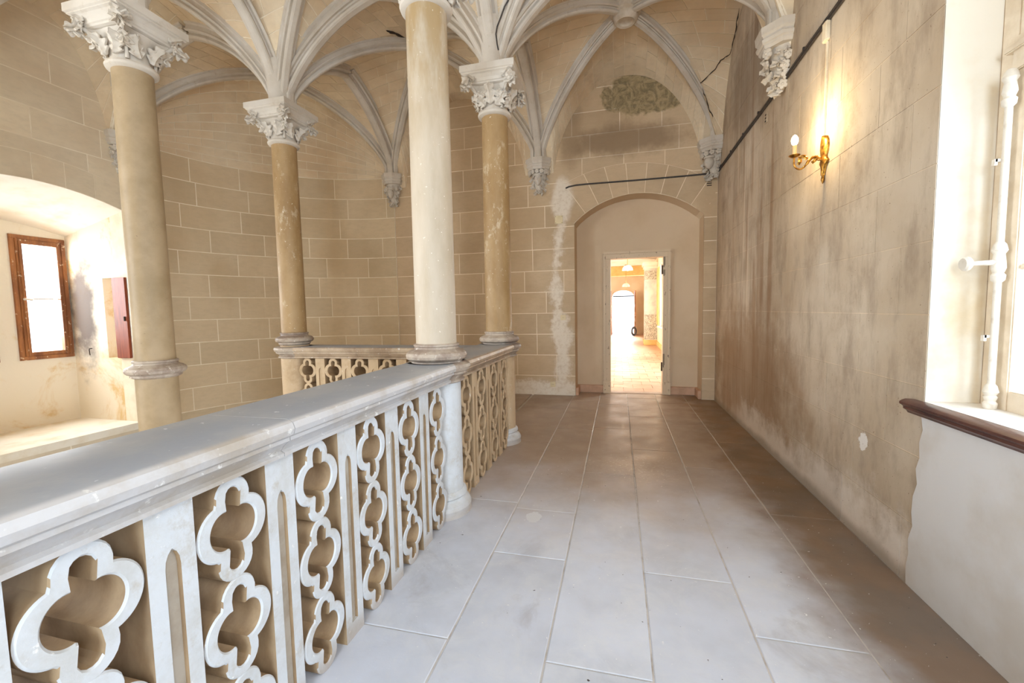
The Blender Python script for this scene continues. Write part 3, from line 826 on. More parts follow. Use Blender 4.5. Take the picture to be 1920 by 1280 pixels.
# ------------------------------------------------------------------ columns
def make_column(name, x, y, label, r=0.135, ring=1.10, zb=0.0, rail=None, plain=False, low_r=0.16, kind=0, mat=None):
    c = tag(empty(name, (x, y, zb)), label, 'column')
    cm = mat or ('column_plain' if plain else 'column')
    L = lambda prof, nm, mat, par=c, k=40, sm=30: MB().lathe([(a, b - zb) for a, b in prof], k).put(nm, mat, par, sm)
    L([(r + .004, ring + .06), (r + .002, 2.2), (r - .002, 3.37)], 'shaft', cm)
    L([(low_r, zb + .1), (low_r, ring - .05)], 'pedestal', ('tracery_warm_light' if low_r == .159 else 'tracery') if not plain else cm)
    z = ring
    L([(r - .01, z + .085), (r + .012, z + .085), (r + .022, z + .078), (r + .022, z + .068), (r + .014, z + .062), (r + .018, z + .05), (r + .032, z + .04), (r + .05, z + .035),
       (r + .068, z + .022), (r + .076, z + .003), (r + .072, z - .015), (r + .058, z - .028), (r + .04, z - .034), (r + .04, z - .05), (r + .03, z - .058), (low_r, z - .066), (low_r - .02, z - .066)], 'ring_moulding', 'moulding')
    if rail:
        L([(low_r - .02, rail), (low_r + .045, rail), (low_r + .068, rail - .012), (low_r + .074, rail - .03), (low_r + .066, rail - .052), (low_r + .05, rail - .062), (low_r + .05, rail - .075), (low_r + .035, rail - .085),
           (low_r + .018, rail - .098), (low_r + .01, rail - .112), (low_r + .026, rail - .118), (low_r + .026, rail - .13), (low_r, rail - .14), (low_r - .02, rail - .14)], 'rail_moulding', 'moulding')
    if zb > -1:
        L([(low_r - .02, .16), (low_r + .004, .16), (low_r + .02, .145), (low_r + .024, .125), (low_r + .012, .11), (low_r + .016, .095), (low_r + .045, .075), (low_r + .055, .05), (low_r + .05, .02), (low_r + .055, 0.0), (low_r - .02, 0.0)], 'base', 'tracery')
    L([(r - .02, 3.345), (r + .014, 3.35), (r + .030, 3.362), (r + .036, 3.378), (r + .028, 3.394), (r + .006, 3.40), (r - .02, 3.405)], 'neck_ring', 'carved')
    # bell: circle flaring to a concave-sided square
    mb = MB(); rings = []; K = 48
    for i in range(13):
        t = i / 12; zz = 3.40 + .225 * t - zb; fl = t ** 2.4; rg = []
        for k in range(K):
            a = 2 * pi * k / K; ca, sa = abs(cos(a)), abs(sin(a)); sq = 1 / max(ca, sa)
            corner = (min(ca, sa) / max(ca, sa)) ** 3
            rad = (r - .004) + fl * (.035 + 0.11 * corner * (t ** 1.5))
            rg.append(Vector((rad * cos(a), rad * sin(a), zz)))
        rings.append(rg)
    cap = mb.loft(rings).put('capital', 'carved', c, 40)
    H = .272; mb = MB(); pr = [(.172, 3.618), (.19, 3.624), (.195, 3.636), (.205, 3.642), (.215, 3.665), (.24, 3.69), (.258, 3.698), (.258, 3.706), (.272, 3.712), (.272, 3.77), (.1, 3.772)]
    mb.loft([[Vector((sx * q, sy * q, zz - zb)) for sx, sy in ((-1, -1), (1, -1), (1, 1), (-1, 1))] for q, zz in pr])
    mb.put('abacus', 'carved', c)
    L([(.125, 3.768), (.135, 3.95), (.155, 4.1), (.20, 4.25), (.1, 4.3)], 'springer', 'carved')
    for k in range(4):                                  # corner crockets
        a = pi / 4 + k * pi / 2; d = Vector((cos(a), sin(a), 0)); s_ = Vector((-d.y, d.x, 0))
        for q, (ra, zz, off, roll, til, sc_) in enumerate([(.275, 3.665, 0, pi, -.45, 1.0), (.285, 3.63, .04, 2.0, -.2, .9), (.285, 3.63, -.04, -2.0, -.2, .9), (.265, 3.64, .07, .9, -.1, .8), (.265, 3.64, -.07, -.9, -.1, .8), (.225, 3.55, 0, pi, .2, .8)]):
            p = d * ra + s_ * off; put('leaf', LEAF2 if q % 2 == 0 else SM, cap, (p.x, p.y, zz - zb), orient(d + s_ * (off * 7), roll, til), (sc_,) * 3)
        if kind:
            p = d * .325; put('rosette', ROS, cap, (p.x, p.y, 3.635 - zb), orient(d), (1.2,) * 3)
        # stalk running up to the corner
        pts = []; 
        for t in (0, .25, .5, .75, 1):
            q = d * (r + .010 + (t ** 2.2) * .125); pts.append((q.x, q.y, 3.405 + .215 * t - zb))
        MB().tube(pts, [.014, .012, .012, .014, .018], 8).put('stalk', 'carved', cap, 60)
        a2 = k * pi / 2; d = Vector((cos(a2), sin(a2), 0)); s_ = Vector((-d.y, d.x, 0))
        lay = [(.160, 3.43, .0, 0, -.05, 1.1), (.160, 3.42, .05, -.75, .0, .8), (.160, 3.42, -.05, .75, .0, .8), (.18, 3.50, .055, -1.0, .0, .6), (.18, 3.50, -.055, 1.0, .0, .6)] if kind else \
              [(.162, 3.42, .045, -.35, -.05, .95), (.162, 3.42, -.045, .35, -.05, .95), (.18, 3.50, .10, -.9, .0, .8), (.18, 3.50, -.10, .9, .0, .8)]
        for q, (ra, zz, off, roll, til, sc_) in enumerate(lay):
            p = d * ra + s_ * off; put('leaf', LEAF if q < 2 else LEAF2, cap, (p.x, p.y, zz - zb), orient(d + s_ * off * 4, roll, til), (sc_,) * 3)
    return c


colC = make_column('column', gx[2], gy[2], 'nearest round column, rising from the handrail with a pale streaked shaft', rail=1.055, kind=0, mat='column_pale')
colD = make_column('column', gx[2], gy[3], 'ochre column at the walkway corner of the balustrade with flower-leaf capital', rail=1.055, kind=1, low_r=.159)
colB = make_column('column', gx[1], gy[3], 'ochre column at the back corner where the far balustrade ends', rail=1.02, kind=0, low_r=.159)
colA = make_column('column', gx[1], gy[2], 'plain beige column standing free in the stairwell before the arched window', ring=0.957, zb=-3.1, low_r=0.145, plain=True)
colE = make_column('column', gx[2], gy[1], 'handrail column behind the camera', rail=1.055)
colF = make_column('column', gx[1], gy[1], 'stairwell column behind the camera', ring=0.957, zb=-3.1, low_r=0.145, plain=True)

# ------------------------------------------------------------------ balustrades
RP = [(-.175, 0), (.165, 0), (.186, -.010), (.194, -.030), (.188, -.050), (.172, -.060), (.172, -.072), (.160, -.080), (.146, -.092), (.132, -.110), (.146, -.116), (.146, -.128), (.118, -.138), (-.118, -.138),
      (-.146, -.128), (-.146, -.116), (-.132, -.110), (-.146, -.092), (-.160, -.080), (-.172, -.072), (-.172, -.060), (-.188, -.050), (-.194, -.030), (-.186, -.010)]


def union_r(th, shapes):
    """exit distance of a ray from the origin through a union of ellipses"""
    best = 0.0; c, s = cos(th), sin(th)
    for (cx, cz, rx, rz) in shapes:
        a = (c / rx) ** 2 + (s / rz) ** 2; b = -2 * (c * cx / rx ** 2 + s * cz / rz ** 2); k = (cx / rx) ** 2 + (cz / rz) ** 2 - 1
        D = b * b - 4 * a * k
        if D >= 0:
            t = (-b + sqrt(D)) / 2 / a
            best = max(best, t)
    return best


HH = 0.155
OUT = [(0, .100, .058, .057), (-.044, .004, .073, .082), (.044, .004, .073, .082), (0, -.100, .058, .057)]
INN = [(0, .094, .026, .032), (-.030, .004, .046, .056), (.030, .004, .046, .056), (0, -.094, .026, .032), (0, 0, .022, .1)]
DEP = 0.235


def ring_mesh(fm='tracery'):
    K = 72; o, n_ = [], []
    for k in range(K):
        t = 2 * pi * k / K + .02; a = union_r(t, OUT); b = union_r(t, INN)
        o.append((a * cos(t), a * sin(t))); n_.append((b * cos(t), b * sin(t)))
    mb = MB(); e = .005
    sh = lambda P, f: [(x * (1 - f / max(.01, hypot(x, z))), z * (1 - f / max(.01, hypot(x, z)))) for x, z in P]
    seq = [(n_, DEP / 2 - e), (sh(n_, -e), DEP / 2), (sh(o, e), DEP / 2), (o, DEP / 2 - e), (o, -DEP / 2 + e), (sh(o, e), -DEP / 2), (sh(n_, -e), -DEP / 2), (n_, -DEP / 2 + e), (n_, DEP / 2 - e)]
    mb.loft([[Vector((x, y, z)) for x, z in P] for P, y in seq], True, False)
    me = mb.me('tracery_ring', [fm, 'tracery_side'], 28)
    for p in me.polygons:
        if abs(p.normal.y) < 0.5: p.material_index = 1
    return me


RING = ring_mesh(); RING_W = ring_mesh('tracery_warm_light')


def post_me(h, fm='tracery'):
    """post with a sunk lancet panel on both faces; local X along the run, Y through the wall"""
    w_, d = .0615, DEP / 2; pw, z0, z1 = .020, .07, h - .16; mb = MB()
    lan = [(-pw, z0), (pw, z0), (pw, z1)] + [(pw * cos(a), z1 + .045 * sin(a)) for a in (.5, 1.0)] + [(0, z1 + .05)] + [(-pw * cos(a), z1 + .045 * sin(a)) for a in (1.0, .5)] + [(-pw, z1)]
    for sy in (1, -1):
        y = d * sy; n = len(lan); lanv = [Vector((a, y, b)) for a, b in lan]; dep = [Vector((a * .9, y - .012 * sy, b)) for a, b in lan]
        # frame around the lancet
        outer = [(-w_, 0), (w_, 0), (w_, z1)] + [(w_, h)] * 2 + [(0, h)] + [(-w_, h)] * 2 + [(-w_, z1)]
        ov = [Vector((a, y, b)) for a, b in outer]
        f = [(i, (i + 1) % n, n + (i + 1) % n, n + i) for i in range(n)]; mb.add(ov + lanv, f)
        mb.add(lanv + dep, f); PAN.append(dep)
        mb.add(dep, [tuple(range(n))])
    mb.add([(-w_, -d, 0), (-w_, d, 0), (-w_, d, h), (-w_, -d, h)], [(0, 1, 2, 3)]); mb.add([(w_, -d, 0), (w_, d, 0), (w_, d, h), (w_, -d, h)], [(0, 1, 2, 3)])
    mb.add([(-w_, -d, h), (w_, -d, h), (w_, d, h), (-w_, d, h)], [(0, 1, 2, 3)])
    me = bpy.data.meshes.new('post'); me.from_pydata([tuple(v) for v in mb.v], [], mb.f); me.update()
    bm = bmesh.new(); bm.from_mesh(me); bmesh.ops.remove_doubles(bm, verts=bm.verts, dist=1e-5); bmesh.ops.dissolve_degenerate(bm, edges=bm.edges, dist=1e-6); bmesh.ops.recalc_face_normals(bm, faces=bm.faces); bm.to_mesh(me); bm.free()
    for m in (fm, 'tracery_side', 'recess' if fm == 'tracery' else 'tracery_warm_light'): me.materials.append(MT[m])
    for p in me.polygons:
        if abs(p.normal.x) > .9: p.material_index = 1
        elif len(p.vertices) > 6: p.material_index = 2
    return me


PAN = []
SOF = 0.917
POST = post_me(SOF); POST_W = post_me(SOF, 'tracery_warm_light')


def rail_piece(par, p0, p1, ztop, bite0=0.0, bite1=0.0, mat='rail'):
    p0, p1 = Vector((*p0, 0)), Vector((*p1, 0)); d = (p1 - p0).normalized(); s_ = Vector((d.y, -d.x, 0)); rings = []
    L = (p1 - p0).length; k = 2
    for t in [0, 1]:
        p = p0 + d * (L * t)
        rings.append([p + s_ * a + Vector((0, 0, ztop + b)) for a, b in RP])
    return MB().loft(rings).put('handrail', mat, par, 30)


def balustrade(name, p0, p1, posts, rings, label, ztop=1.055, cuts=(), warm=False):
    t = tag(empty(name, (0, 0, 0)), label, 'balustrade')
    p0v, p1v = Vector(p0), Vector(p1); L = (p1v - p0v).length; d = (p1v - p0v) / L
    cs = [0] + list(cuts) + [L]
    for i in range(len(cs) - 1):
        a = p0v + d * (cs[i] + (.0015 if i else 0)); b = p0v + d * (cs[i + 1] - (.0015 if i < len(cs) - 2 else 0))
        rail_piece(t, a, b, ztop, mat='rail_warm_light' if warm else 'rail')
    ang = atan2(d.y, d.x)
    for s in posts:
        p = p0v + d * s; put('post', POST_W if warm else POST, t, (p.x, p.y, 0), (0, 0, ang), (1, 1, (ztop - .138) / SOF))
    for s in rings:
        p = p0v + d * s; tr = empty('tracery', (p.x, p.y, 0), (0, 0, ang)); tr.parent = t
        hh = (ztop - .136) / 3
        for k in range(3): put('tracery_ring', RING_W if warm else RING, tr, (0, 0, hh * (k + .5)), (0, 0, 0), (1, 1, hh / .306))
    return t


xr = gx[2]
y0 = gy[1] + .17
pp = [.072, .437, .802, 1.166, 1.532, 1.896, 2.262]
rr = [.25, .62, .985, 1.35, 1.714, 2.08, 2.458]
balustrade('balustrade', (xr, gy[1]), (xr, gy[2]), [v - gy[1] for v in pp if v > gy[1] + .2], [v - gy[1] for v in rr if v > gy[1] + .3],
           'pale near run of pierced balustrade crossing the lower left of the picture', cuts=[1.00])
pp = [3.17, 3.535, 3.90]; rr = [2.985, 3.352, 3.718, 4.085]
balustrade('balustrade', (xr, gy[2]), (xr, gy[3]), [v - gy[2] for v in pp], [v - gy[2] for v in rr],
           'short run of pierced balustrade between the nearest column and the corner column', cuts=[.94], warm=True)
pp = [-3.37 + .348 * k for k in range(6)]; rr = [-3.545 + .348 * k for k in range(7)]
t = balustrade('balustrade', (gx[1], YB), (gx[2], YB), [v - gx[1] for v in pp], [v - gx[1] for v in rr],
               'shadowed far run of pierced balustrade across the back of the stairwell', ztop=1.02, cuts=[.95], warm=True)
# the rear run that carries on behind the camera
balustrade('balustrade', (xr, -3.5), (xr, gy[1]), [.3 + .37 * k for k in range(9)], [.485 + .37 * k for k in range(9)], 'run of balustrade behind the camera', cuts=[1.6])

# ------------------------------------------------------------------ corbels
def half_oct(rad, k=8):
    pts = []
    for a in (0, 45, 90, 135, 180):
        q = radians(a); rr_ = rad / cos(pi / 8) if 0 else rad; pts.append((rr_ * cos(q), rr_ * sin(q)))
    return pts


def corbel(x, y, nx, ny, label, style='leaf', sc_=1.0):
    """wall corbel facing (nx,ny); styles: head, face, flowers"""
    c = tag(empty('corbel', (x, y, ZS), (0, 0, atan2(-nx, ny))), label, 'corbel'); c.scale = (sc_, sc_, 1)
    pr = [(.175, -.17), (.19, -.15), (.19, -.135), (.205, -.125), (.21, -.10), (.195, -.09), (.20, -.075), (.215, -.06), (.22, 0.0), (.05, 0.001)]
    rings = []
    for r_, z in pr:
        o = [Vector((r_ * 1.06 * cos(radians(a)), r_ * 1.06 * sin(radians(a)), z)) for a in (22.5, 67.5, 112.5, 157.5)]
        o = [Vector((r_, -.08, z))] + [Vector((r_, r_ * .41, z))] + o[1:3] + [Vector((-r_, r_ * .41, z))] + [Vector((-r_, -.08, z))]
        rings.append(o)
    MB().loft(rings).put('moulded_top', 'carved', c)
    body = [(.15, -.16), (.14, -.22), (.125, -.30), (.105, -.37), (.075, -.44), (.045, -.48), (.02, -.50)]
    MB().loft([[Vector((r_ * cos(pi * k / 12), -.04 + (r_ + .02) * sin(pi * k / 12) if 0 < k < 12 else -.06, z)) for k in range(13)] for r_, z in body]).put('cone', 'carved', c, 50)
    rg = random.Random(int(x * 100 + y * 7))
    nrow = 5
    for i in range(nrow):
        z = -.20 - i * .067; r_ = .165 - i * .024; m = 7 - i // 2 - (i > 2)
        for k in range(m):
            a = pi * (k + .5 + (.5 if i % 2 else 0) * .6) / (m + .3)
            if a > pi: continue
            if style in ('head', 'face') and 1 <= i <= 3 and abs(a - pi / 2) < .55: continue
            d = Vector((cos(a), sin(a), -.25)); p = Vector((r_ * cos(a), -.02 + (r_ + .01) * sin(a), z))
            if style == 'flowers' and (i + k) % 3 == 1 or i == 0 and style == 'face': put('rosette', ROS, c, p + d * .012, orient(d), (1.0 * rg.uniform(.8, 1.1),) * 3)
            else: put('leaf', rg.choice([LEAF2, SM, SM]), c, p, orient(d, pi + rg.uniform(-1.2, 1.2), -.25), (rg.uniform(.62, .85),) * 3)
    if style in ('head', 'face'):
        mb = MB(); K = 20; rings = []
        for i in range(15):
            v = i / 14; ph = pi * v; rgx = []
            for k in range(K):
                a = 2 * pi * k / K; sx_, sy_, sz_ = sin(ph) * cos(a), sin(ph) * sin(a), cos(ph)
                r0 = Vector((.062 * sx_ * (1 - .22 * max(0, -sz_)), .07 * sy_, .088 * sz_))
                if sy_ > .3:
                    fx = sx_; fz = sz_
                    r0.y += .026 * math.exp(-(fx / .16) ** 2) * math.exp(-((fz + .12) / .24) ** 2)      # nose
                    r0.y += .010 * math.exp(-((fz - .28) / .10) ** 2)                                   # brow
                    r0.y -= .014 * math.exp(-((abs(fx) - .38) / .16) ** 2) * math.exp(-((fz - .10) / .12) ** 2)  # eye sockets
                    r0.y += .008 * math.exp(-(fx / .3) ** 2) * math.exp(-((fz + .52) / .07) ** 2)        # lips
                    r0.y -= .008 * math.exp(-(fx / .3) ** 2) * math.exp(-((fz + .60) / .05) ** 2)
                rgx.append(r0 + Vector((0, .125, -.325)))
            rings.append(rgx)
        mb.loft(rings).put('carved_head', 'carved', c, 60)
        MB().lathe([(.05, -.27), (.068, -.272), (.072, -.26), (.068, -.245), (.05, -.24)], 20, (0, .118)).put('headband', 'carved', c, 40)
    return c


corbel(gx[1], YE - .02, 0, -1, 'foliate corbel carved with a human head, where curved wall meets end wall', 'head', .85)
corbel(gx[2], YE, 0, -1, 'foliate corbel on the end wall beside the white plaster repair', 'face', .92)
c = corbel(XR - .06, YE - .06, -.71, -.71, 'foliate corbel with a small face in the far right corner above the cable', 'face', 1.05)
corbel(XR, YB, -1, 0, 'large flower-carved corbel high on the right wall', 'flowers', 1.0)
corbel(XL, YB - .02, 1, 0, 'corbel on the left wall half hidden by the stairwell column', 'flowers', .85)
corbel(XR, gy[2], -1, 0, 'corbel on the right wall above the window edge', 'flowers', 1.0)
corbel(XL, gy[2], 1, 0, 'corbel on the left wall above the arched embrasure', 'flowers', .9)

# ------------------------------------------------------------------ niche, door frame
nb = struct(box('wall_niche', (-0.80, 7.22, -0.1), (-.19, 7.34, 3.3), 'plaster')); mb = MB()
mb.box((-.19, 7.22, 2.26), (.75, 7.34, 3.3)); mb.box((.75, 7.22, -.1), (1.34, 7.34, 3.3)); mb.put('wall_panel', 'plaster', nb)
mb = MB(); K = 20
pts = [(-.677, 0.0), (-.677, 2.74)] + [(ncx + 1.348 * cos(A0 + (A1 - A0) * k / K), 1.79 + 1.348 * sin(A0 + (A1 - A0) * k / K)) for k in range(1, K)] + [(1.217, 2.76), (1.217, 0)]
mb.loft([[Vector((u, yy, z)) for u, z in pts] for yy in (YE - .002, 7.25)], False)
mb.put('niche_reveal', 'plaster', nb, 30)
dr = struct(empty('door_1', (0, 7.22, 0)))
mb = MB()
for (a, b) in (((-.225, 7.17 - 7.22), (-.128, .13)), ((.685, 7.17 - 7.22), (.770, .13))):
    box('jamb', (a[0], a[1], 0.002), (b[0], b[1], 2.204), 'doorpaint', dr)
box('lintel', (-.225, -.05, 2.206), (.770, .13, 2.29), 'doorpaint', dr)
for x_ in (-.245, .755):
    box('architrave', (x_, -.075, 0.2), (x_ + .04, -.002, 2.279), 'doorpaint', dr, .006)
box('architrave', (-.245, -.075, 2.28), (.795, -.002, 2.32), 'doorpaint', dr, .006)
for x_, w_ in ((-.25, .125), (.68, .125)): box('plinth_block', (x_, -.085, 0), (x_ + w_, -.001, .20), 'doorpaint', dr, .004)
for x_, w_ in ((-.205, .01), (.735, .008), (-.165, .006), (.70, .006)): box('jamb_bead', (x_, -.056, .2), (x_ + w_, -.051, 2.20), 'doorpaint', dr)
for z, q in ((2.12, .16), (1.95, .1), (.55, .22)): MB().box((.690, -.0545, z - q / 2), (.700, -.0505, z + q / 2)).box((.708, -.0545, z - q / 3), (.714, -.0505, z + q / 2)).put('chipped_strip', 'dark', dr)
for z in (2.0, .45): MB().tube([(.672, -.03, z - .07), (.672, -.03, z + .07)], .012, 10).put('hinge', 'dark', dr, 40)
box('threshold', (-.13, -.05, -.002), (.69, .13, .006), 'flag', dr)
for i, (a, b) in enumerate((((-.68, 7.17, 0), (-.25, 7.222, .125)), ((.805, 7.17, 0), (1.22, 7.222, .125)), ((1.17, 6.88, 0), (1.222, 7.17, .125)), ((-.682, 6.88, 0), (-.63, 7.17, .125)))):
    struct(box('baseboard_niche_%d' % (i + 1), a, b, 'skirting', None, .006))

# ------------------------------------------------------------------ corridor beyond
mb = MB(); mb.box((-1.3, 7.3, -.25), (1.45, 25.9, -.012)); fl = struct(mb.put('floor_corridor', 'tile_joint'))
y = 7.36
k = 0
while y < 13.8:
    nX = 8
    for q in range(nX):
        x0 = -1.25 + q * .333 + (.166 if k % 2 else 0); x1 = min(x0 + .328, 1.40)
        if x1 - x0 > .05: MB().box((x0, y, -.02), (x1, y + .328, R.uniform(-.002, .002))).put('floor_tile', 'terracotta', fl)
    y += .333; k += 1
box('tile_field', (-1.25, y, -.02), (1.40, 25.9, 0.0), 'terracotta', fl)['kind'] = 'stuff'
op = [(8.9, 11.2, lambda u: .75, lambda u: 2.9), (13.2, 15.7, lambda u: .75, lambda u: 2.9), (19.4, 21.2, lambda u: .55, lambda u: 2.7)]
wall_sheet('wall_corridor_right', Pr, 7.3, 26, -.1, 3.6, 'corridor_wall', op, thick=.3)
wall_sheet('wall_corridor_left', lambda u, z, h: Vector((-1.25 + h, u, z)), 7.3, 26, -.1, 3.6, 'corridor_wall', [], thick=.3)
farc = (-.34, .80, lambda u: -1, lambda u: 2.05 + .32 * sqrt(max(0, 1 - ((u - .23) / .57) ** 2)))
wall_sheet('wall_corridor_end', lambda u, z, h: Vector((u, 23.9 - h, z)), -1.3, 1.5, -.1, 3.6, 'corridor_wall', [farc], thick=.3)
struct(box('ceiling_corridor', (-1.3, 7.3, 3.25), (1.45, 26.0, 3.5), 'corridor_ceiling'))
tag(box('ceiling_beam', (-1.25, 19.5, 2.83), (1.4, 19.85, 3.26), 'beam', None, .02), 'ochre ceiling beam far down the corridor beyond the doorway', 'beam')
for i, (a, b) in enumerate(((7.35, 16.6), (17.3, 23.8))): struct(box('baseboard_corridor_%d' % (i + 1), (1.36, a, 0), (1.402, b, .16), 'beam', None, .006))
pr_ = tag(empty('painted_pier', (1.17, 17.0, 0)), 'pier with stencilled ornament jutting from the corridor wall', 'pier')
box('shaft', (-.22, -.3, 0.12), (.23, .3, 2.9), 'pier', pr_, .01); box('plinth', (-.25, -.33, 0), (.23, .33, .2), 'beam', pr_, .01)
box('stencil_band', (-.223, -.303, .22), (.23, .303, 1.15), 'ornament', pr_); box('stencil_band', (-.223, -.303, 2.45), (.23, .303, 2.78), 'ornament', pr_)
box('cornice', (-.30, -.38, 2.95), (.23, .38, 3.1), 'corridor_ceiling', pr_, .02); box('cornice', (-.26, -.34, 2.86), (.23, .34, 2.95), 'corridor_ceiling', pr_, .02)


def pendant(x, y, z, label):
    p = tag(empty('pendant_lamp', (x, y, z)), label, 'lamp', 'corridor pendant lamps')
    MB().lathe([(.002, .15), (.05, .145), (.10, .12), (.14, .07), (.155, 0), (.15, -.005), (.13, .06), (.09, .11), (.002, .135)], 28).put('shade', 'milk', p, 40)
    MB().tube([(0, 0, .14), (0, 0, 3.24 - z)], .008, 8).put('stem', 'brass', p, 40)
    MB().lathe([(.002, .0), (.05, .0), (.05, .03), (.002, .04)], 16).put('ceiling_rose', 'brass', p).location = (0, 0, 3.21 - z)
    MB().lathe([(.001, -.03), (.03, -.01), (.035, .03), (.02, .08), (.001, .09)], 14).put('bulb', 'milk', p, 50)
    return p


pendant(.25, 12.9, 2.50, 'nearer white dome pendant lamp seen through the doorway')
pendant(.30, 18.9, 2.32, 'farther white dome pendant lamp in the corridor')
for i, (ya, yb) in enumerate(((8.9, 11.2), (13.2, 15.7), (19.4, 21.2))):
    wn = struct(empty('window_corridor_%d' % (i + 1), (1.5, ya, .75))); L = yb - ya; h = 2.15 if i < 2 else 1.95
    if i == 2: wn.location.z = .55
    mb = MB(); mb.box((-.03, 0, 0), (.03, L, .07)); mb.box((-.03, 0, h - .07), (.03, L, h)); mb.box((-.03, 0, 0), (.03, .07, h)); mb.box((-.03, L - .07, 0), (.03, L, h)); mb.box((-.03, L / 2 - .04, 0), (.03, L / 2 + .04, h))
    mb.put('window_frame', 'frame_cream', wn); box('glazing_bar', (-.015, .05, h * .5), (.015, L - .05, h * .5 + .03), 'frame_cream', wn); box('pane', (-.004, .05, .05), (.004, L - .05, h - .05), 'glass', wn)
    box('sill', (-.2, -.06, -.06), (.06, L + .06, 0), 'frame_cream', wn, .01)
for (ya, yb, zt, lab) in ((11.25, 11.95, 2.85, 'ochre panelled shutter folded back beyond the first corridor window'), (15.75, 16.5, 2.85, 'ochre panelled shutter folded back just before the painted pier')):
    s_ = tag(empty('shutter', (1.385, ya, .78)), lab, 'shutter')
    box('leaf_frame', (-.03, 0, 0), (.005, yb - ya, 2.05), 'shutter', s_, .006)
    for q in range(3): box('panel', (-.042, .08, .1 + q * .64), (-.028, yb - ya - .08, .1 + q * .64 + .54), 'shutter', s_, .006)
for (xa, xb, lab) in ((.80, .86, 'brown wooden door leaf folded back on the right of the far arch'), (-.42, -.36, 'brown wooden door leaf folded back on the left of the far arch')):
    d_ = tag(empty('door_leaf', (xa, 22.6, 0)), lab, 'door')
    box('leaf_frame', (0, 0, .02), (.05, 1.15, 2.3), 'oak', d_, .006)
    for q in range(3): box('panel', (-.012 if xa > 0 else .04, .12, .15 + q * .72), (.0 if xa > 0 else .062, 1.03, .15 + q * .72 + .6), 'oak', d_, .005)
tag(MB().box((-.30, 23.6, 2.02), (.78, 23.66, 2.07)).put('iron_tie_bar', 'dark'), 'dark tie bar across the bright far arch', 'bar')
hz = tag(empty('coiled_hose', (.74, 22.0, .25)), 'dark coil standing against the brown door leaf', 'coil')
for rr_ in (.15, .19, .22): MB().tube([(rr_ * cos(2 * pi * k / 24) * .55, rr_ * cos(2 * pi * k / 24) * .5, rr_ * sin(2 * pi * k / 24)) for k in range(25)], .022, 8).put('coil', 'cable', hz, 50)

# ------------------------------------------------------------------ left embrasure
XW = -7.45
mb = MB()
em = struct(empty('wall_embrasure', (0, 0, 0)))
K = 16
fr = [(2.52, -.02)] + [(2.52 + 1.75 * k / K, emb[3](2.52 + 1.75 * k / K)) for k in range(K + 1)] + [(4.27, -.02)]
bk = [(2.60, -.03)] + [(2.60 + 1.69 * k / K, 2.53 + .12 * (1 - ((k / K) * 2 - 1) ** 2)) for k in range(K + 1)] + [(4.29, -.03)]
seg = []
for s_ in range(7):
    t = s_ / 6; seg.append([Vector((XL + (XW - XL) * t + (.002 if s_ == 0 else 0), a[0] + (b[0] - a[0]) * t, a[1] + (b[1] - a[1]) * t)) for a, b in zip(fr, bk)])
# soffit + left jamb as one sheet, right jamb with its small cupboard recess apart
MB().loft([r_[:-1] for r_ in seg], False).put('soffit', 'reveal', em, 30)
cx0, cx1, cz0, cz1 = -6.79, -6.57, .853, 1.935
yj = lambda x: 4.27 + .02 * (XL - x) / (XL - XW)
mb = MB()
for (a, b, z0_, z1_) in ((XW, cx0, -.03, 2.80), (cx1, XL, -.03, 2.80), (cx0, cx1, -.03, cz0), (cx0, cx1, cz1, 2.80)):
    mb.add([(a, yj(a), z0_), (b, yj(b), z0_), (b, yj(b), z1_), (a, yj(a), z1_), (a, 4.5, z0_), (b, 4.5, z0_), (b, 4.5, z1_), (a, 4.5, z1_)], [(0, 1, 2, 3), (4, 5, 6, 7), (0, 4, 5, 1), (2, 6, 7, 3), (3, 7, 4, 0), (1, 5, 6, 2)])
mb.box((cx0 - .02, 4.44, cz0 - .02), (cx1 + .02, 4.52, cz1 + .02))
mb.put('jamb', 'embrasure', em)
cp = tag(empty('wall_cupboard', (cx0, 4.28, cz0)), 'small red-brown wooden cupboard door in the window embrasure, beside the plain stairwell column', 'cupboard')
box('door', (.225, -.045, .004), (.455, -.014, cz1 - cz0 - .004), 'redwood', cp, .004); box('door_frame', (.205, -.03, .002), (.224, .0, cz1 - cz0 - .002), 'redwood', cp, .004)
MB().tube([(.42, -.052, .5), (.42, -.052, .56)], .01, 8).put('knob', 'dark', cp)
box('embrasure_floor', (XW, 2.5, -.10), (XL + .03, 4.28, -.012), 'reveal', em)
win = [(2.93, 3.53), (3.715, 4.275)]
mb = MB(); zz0, zz1 = .868, 2.48
ys = [2.4, 2.93, 3.53, 3.715, 4.275, 4.5]
for k in range(5):
    a, b = ys[k], ys[k + 1]
    if k in (1, 3): mb.box((XW - .3, a, -.1), (XW, b, zz0)); mb.box((XW - .3, a, zz1), (XW, b, 3.0))
    else: mb.box((XW - .3, a, -.1), (XW, b, 3.0))
mb.put('back_wall', 'embrasure', em)
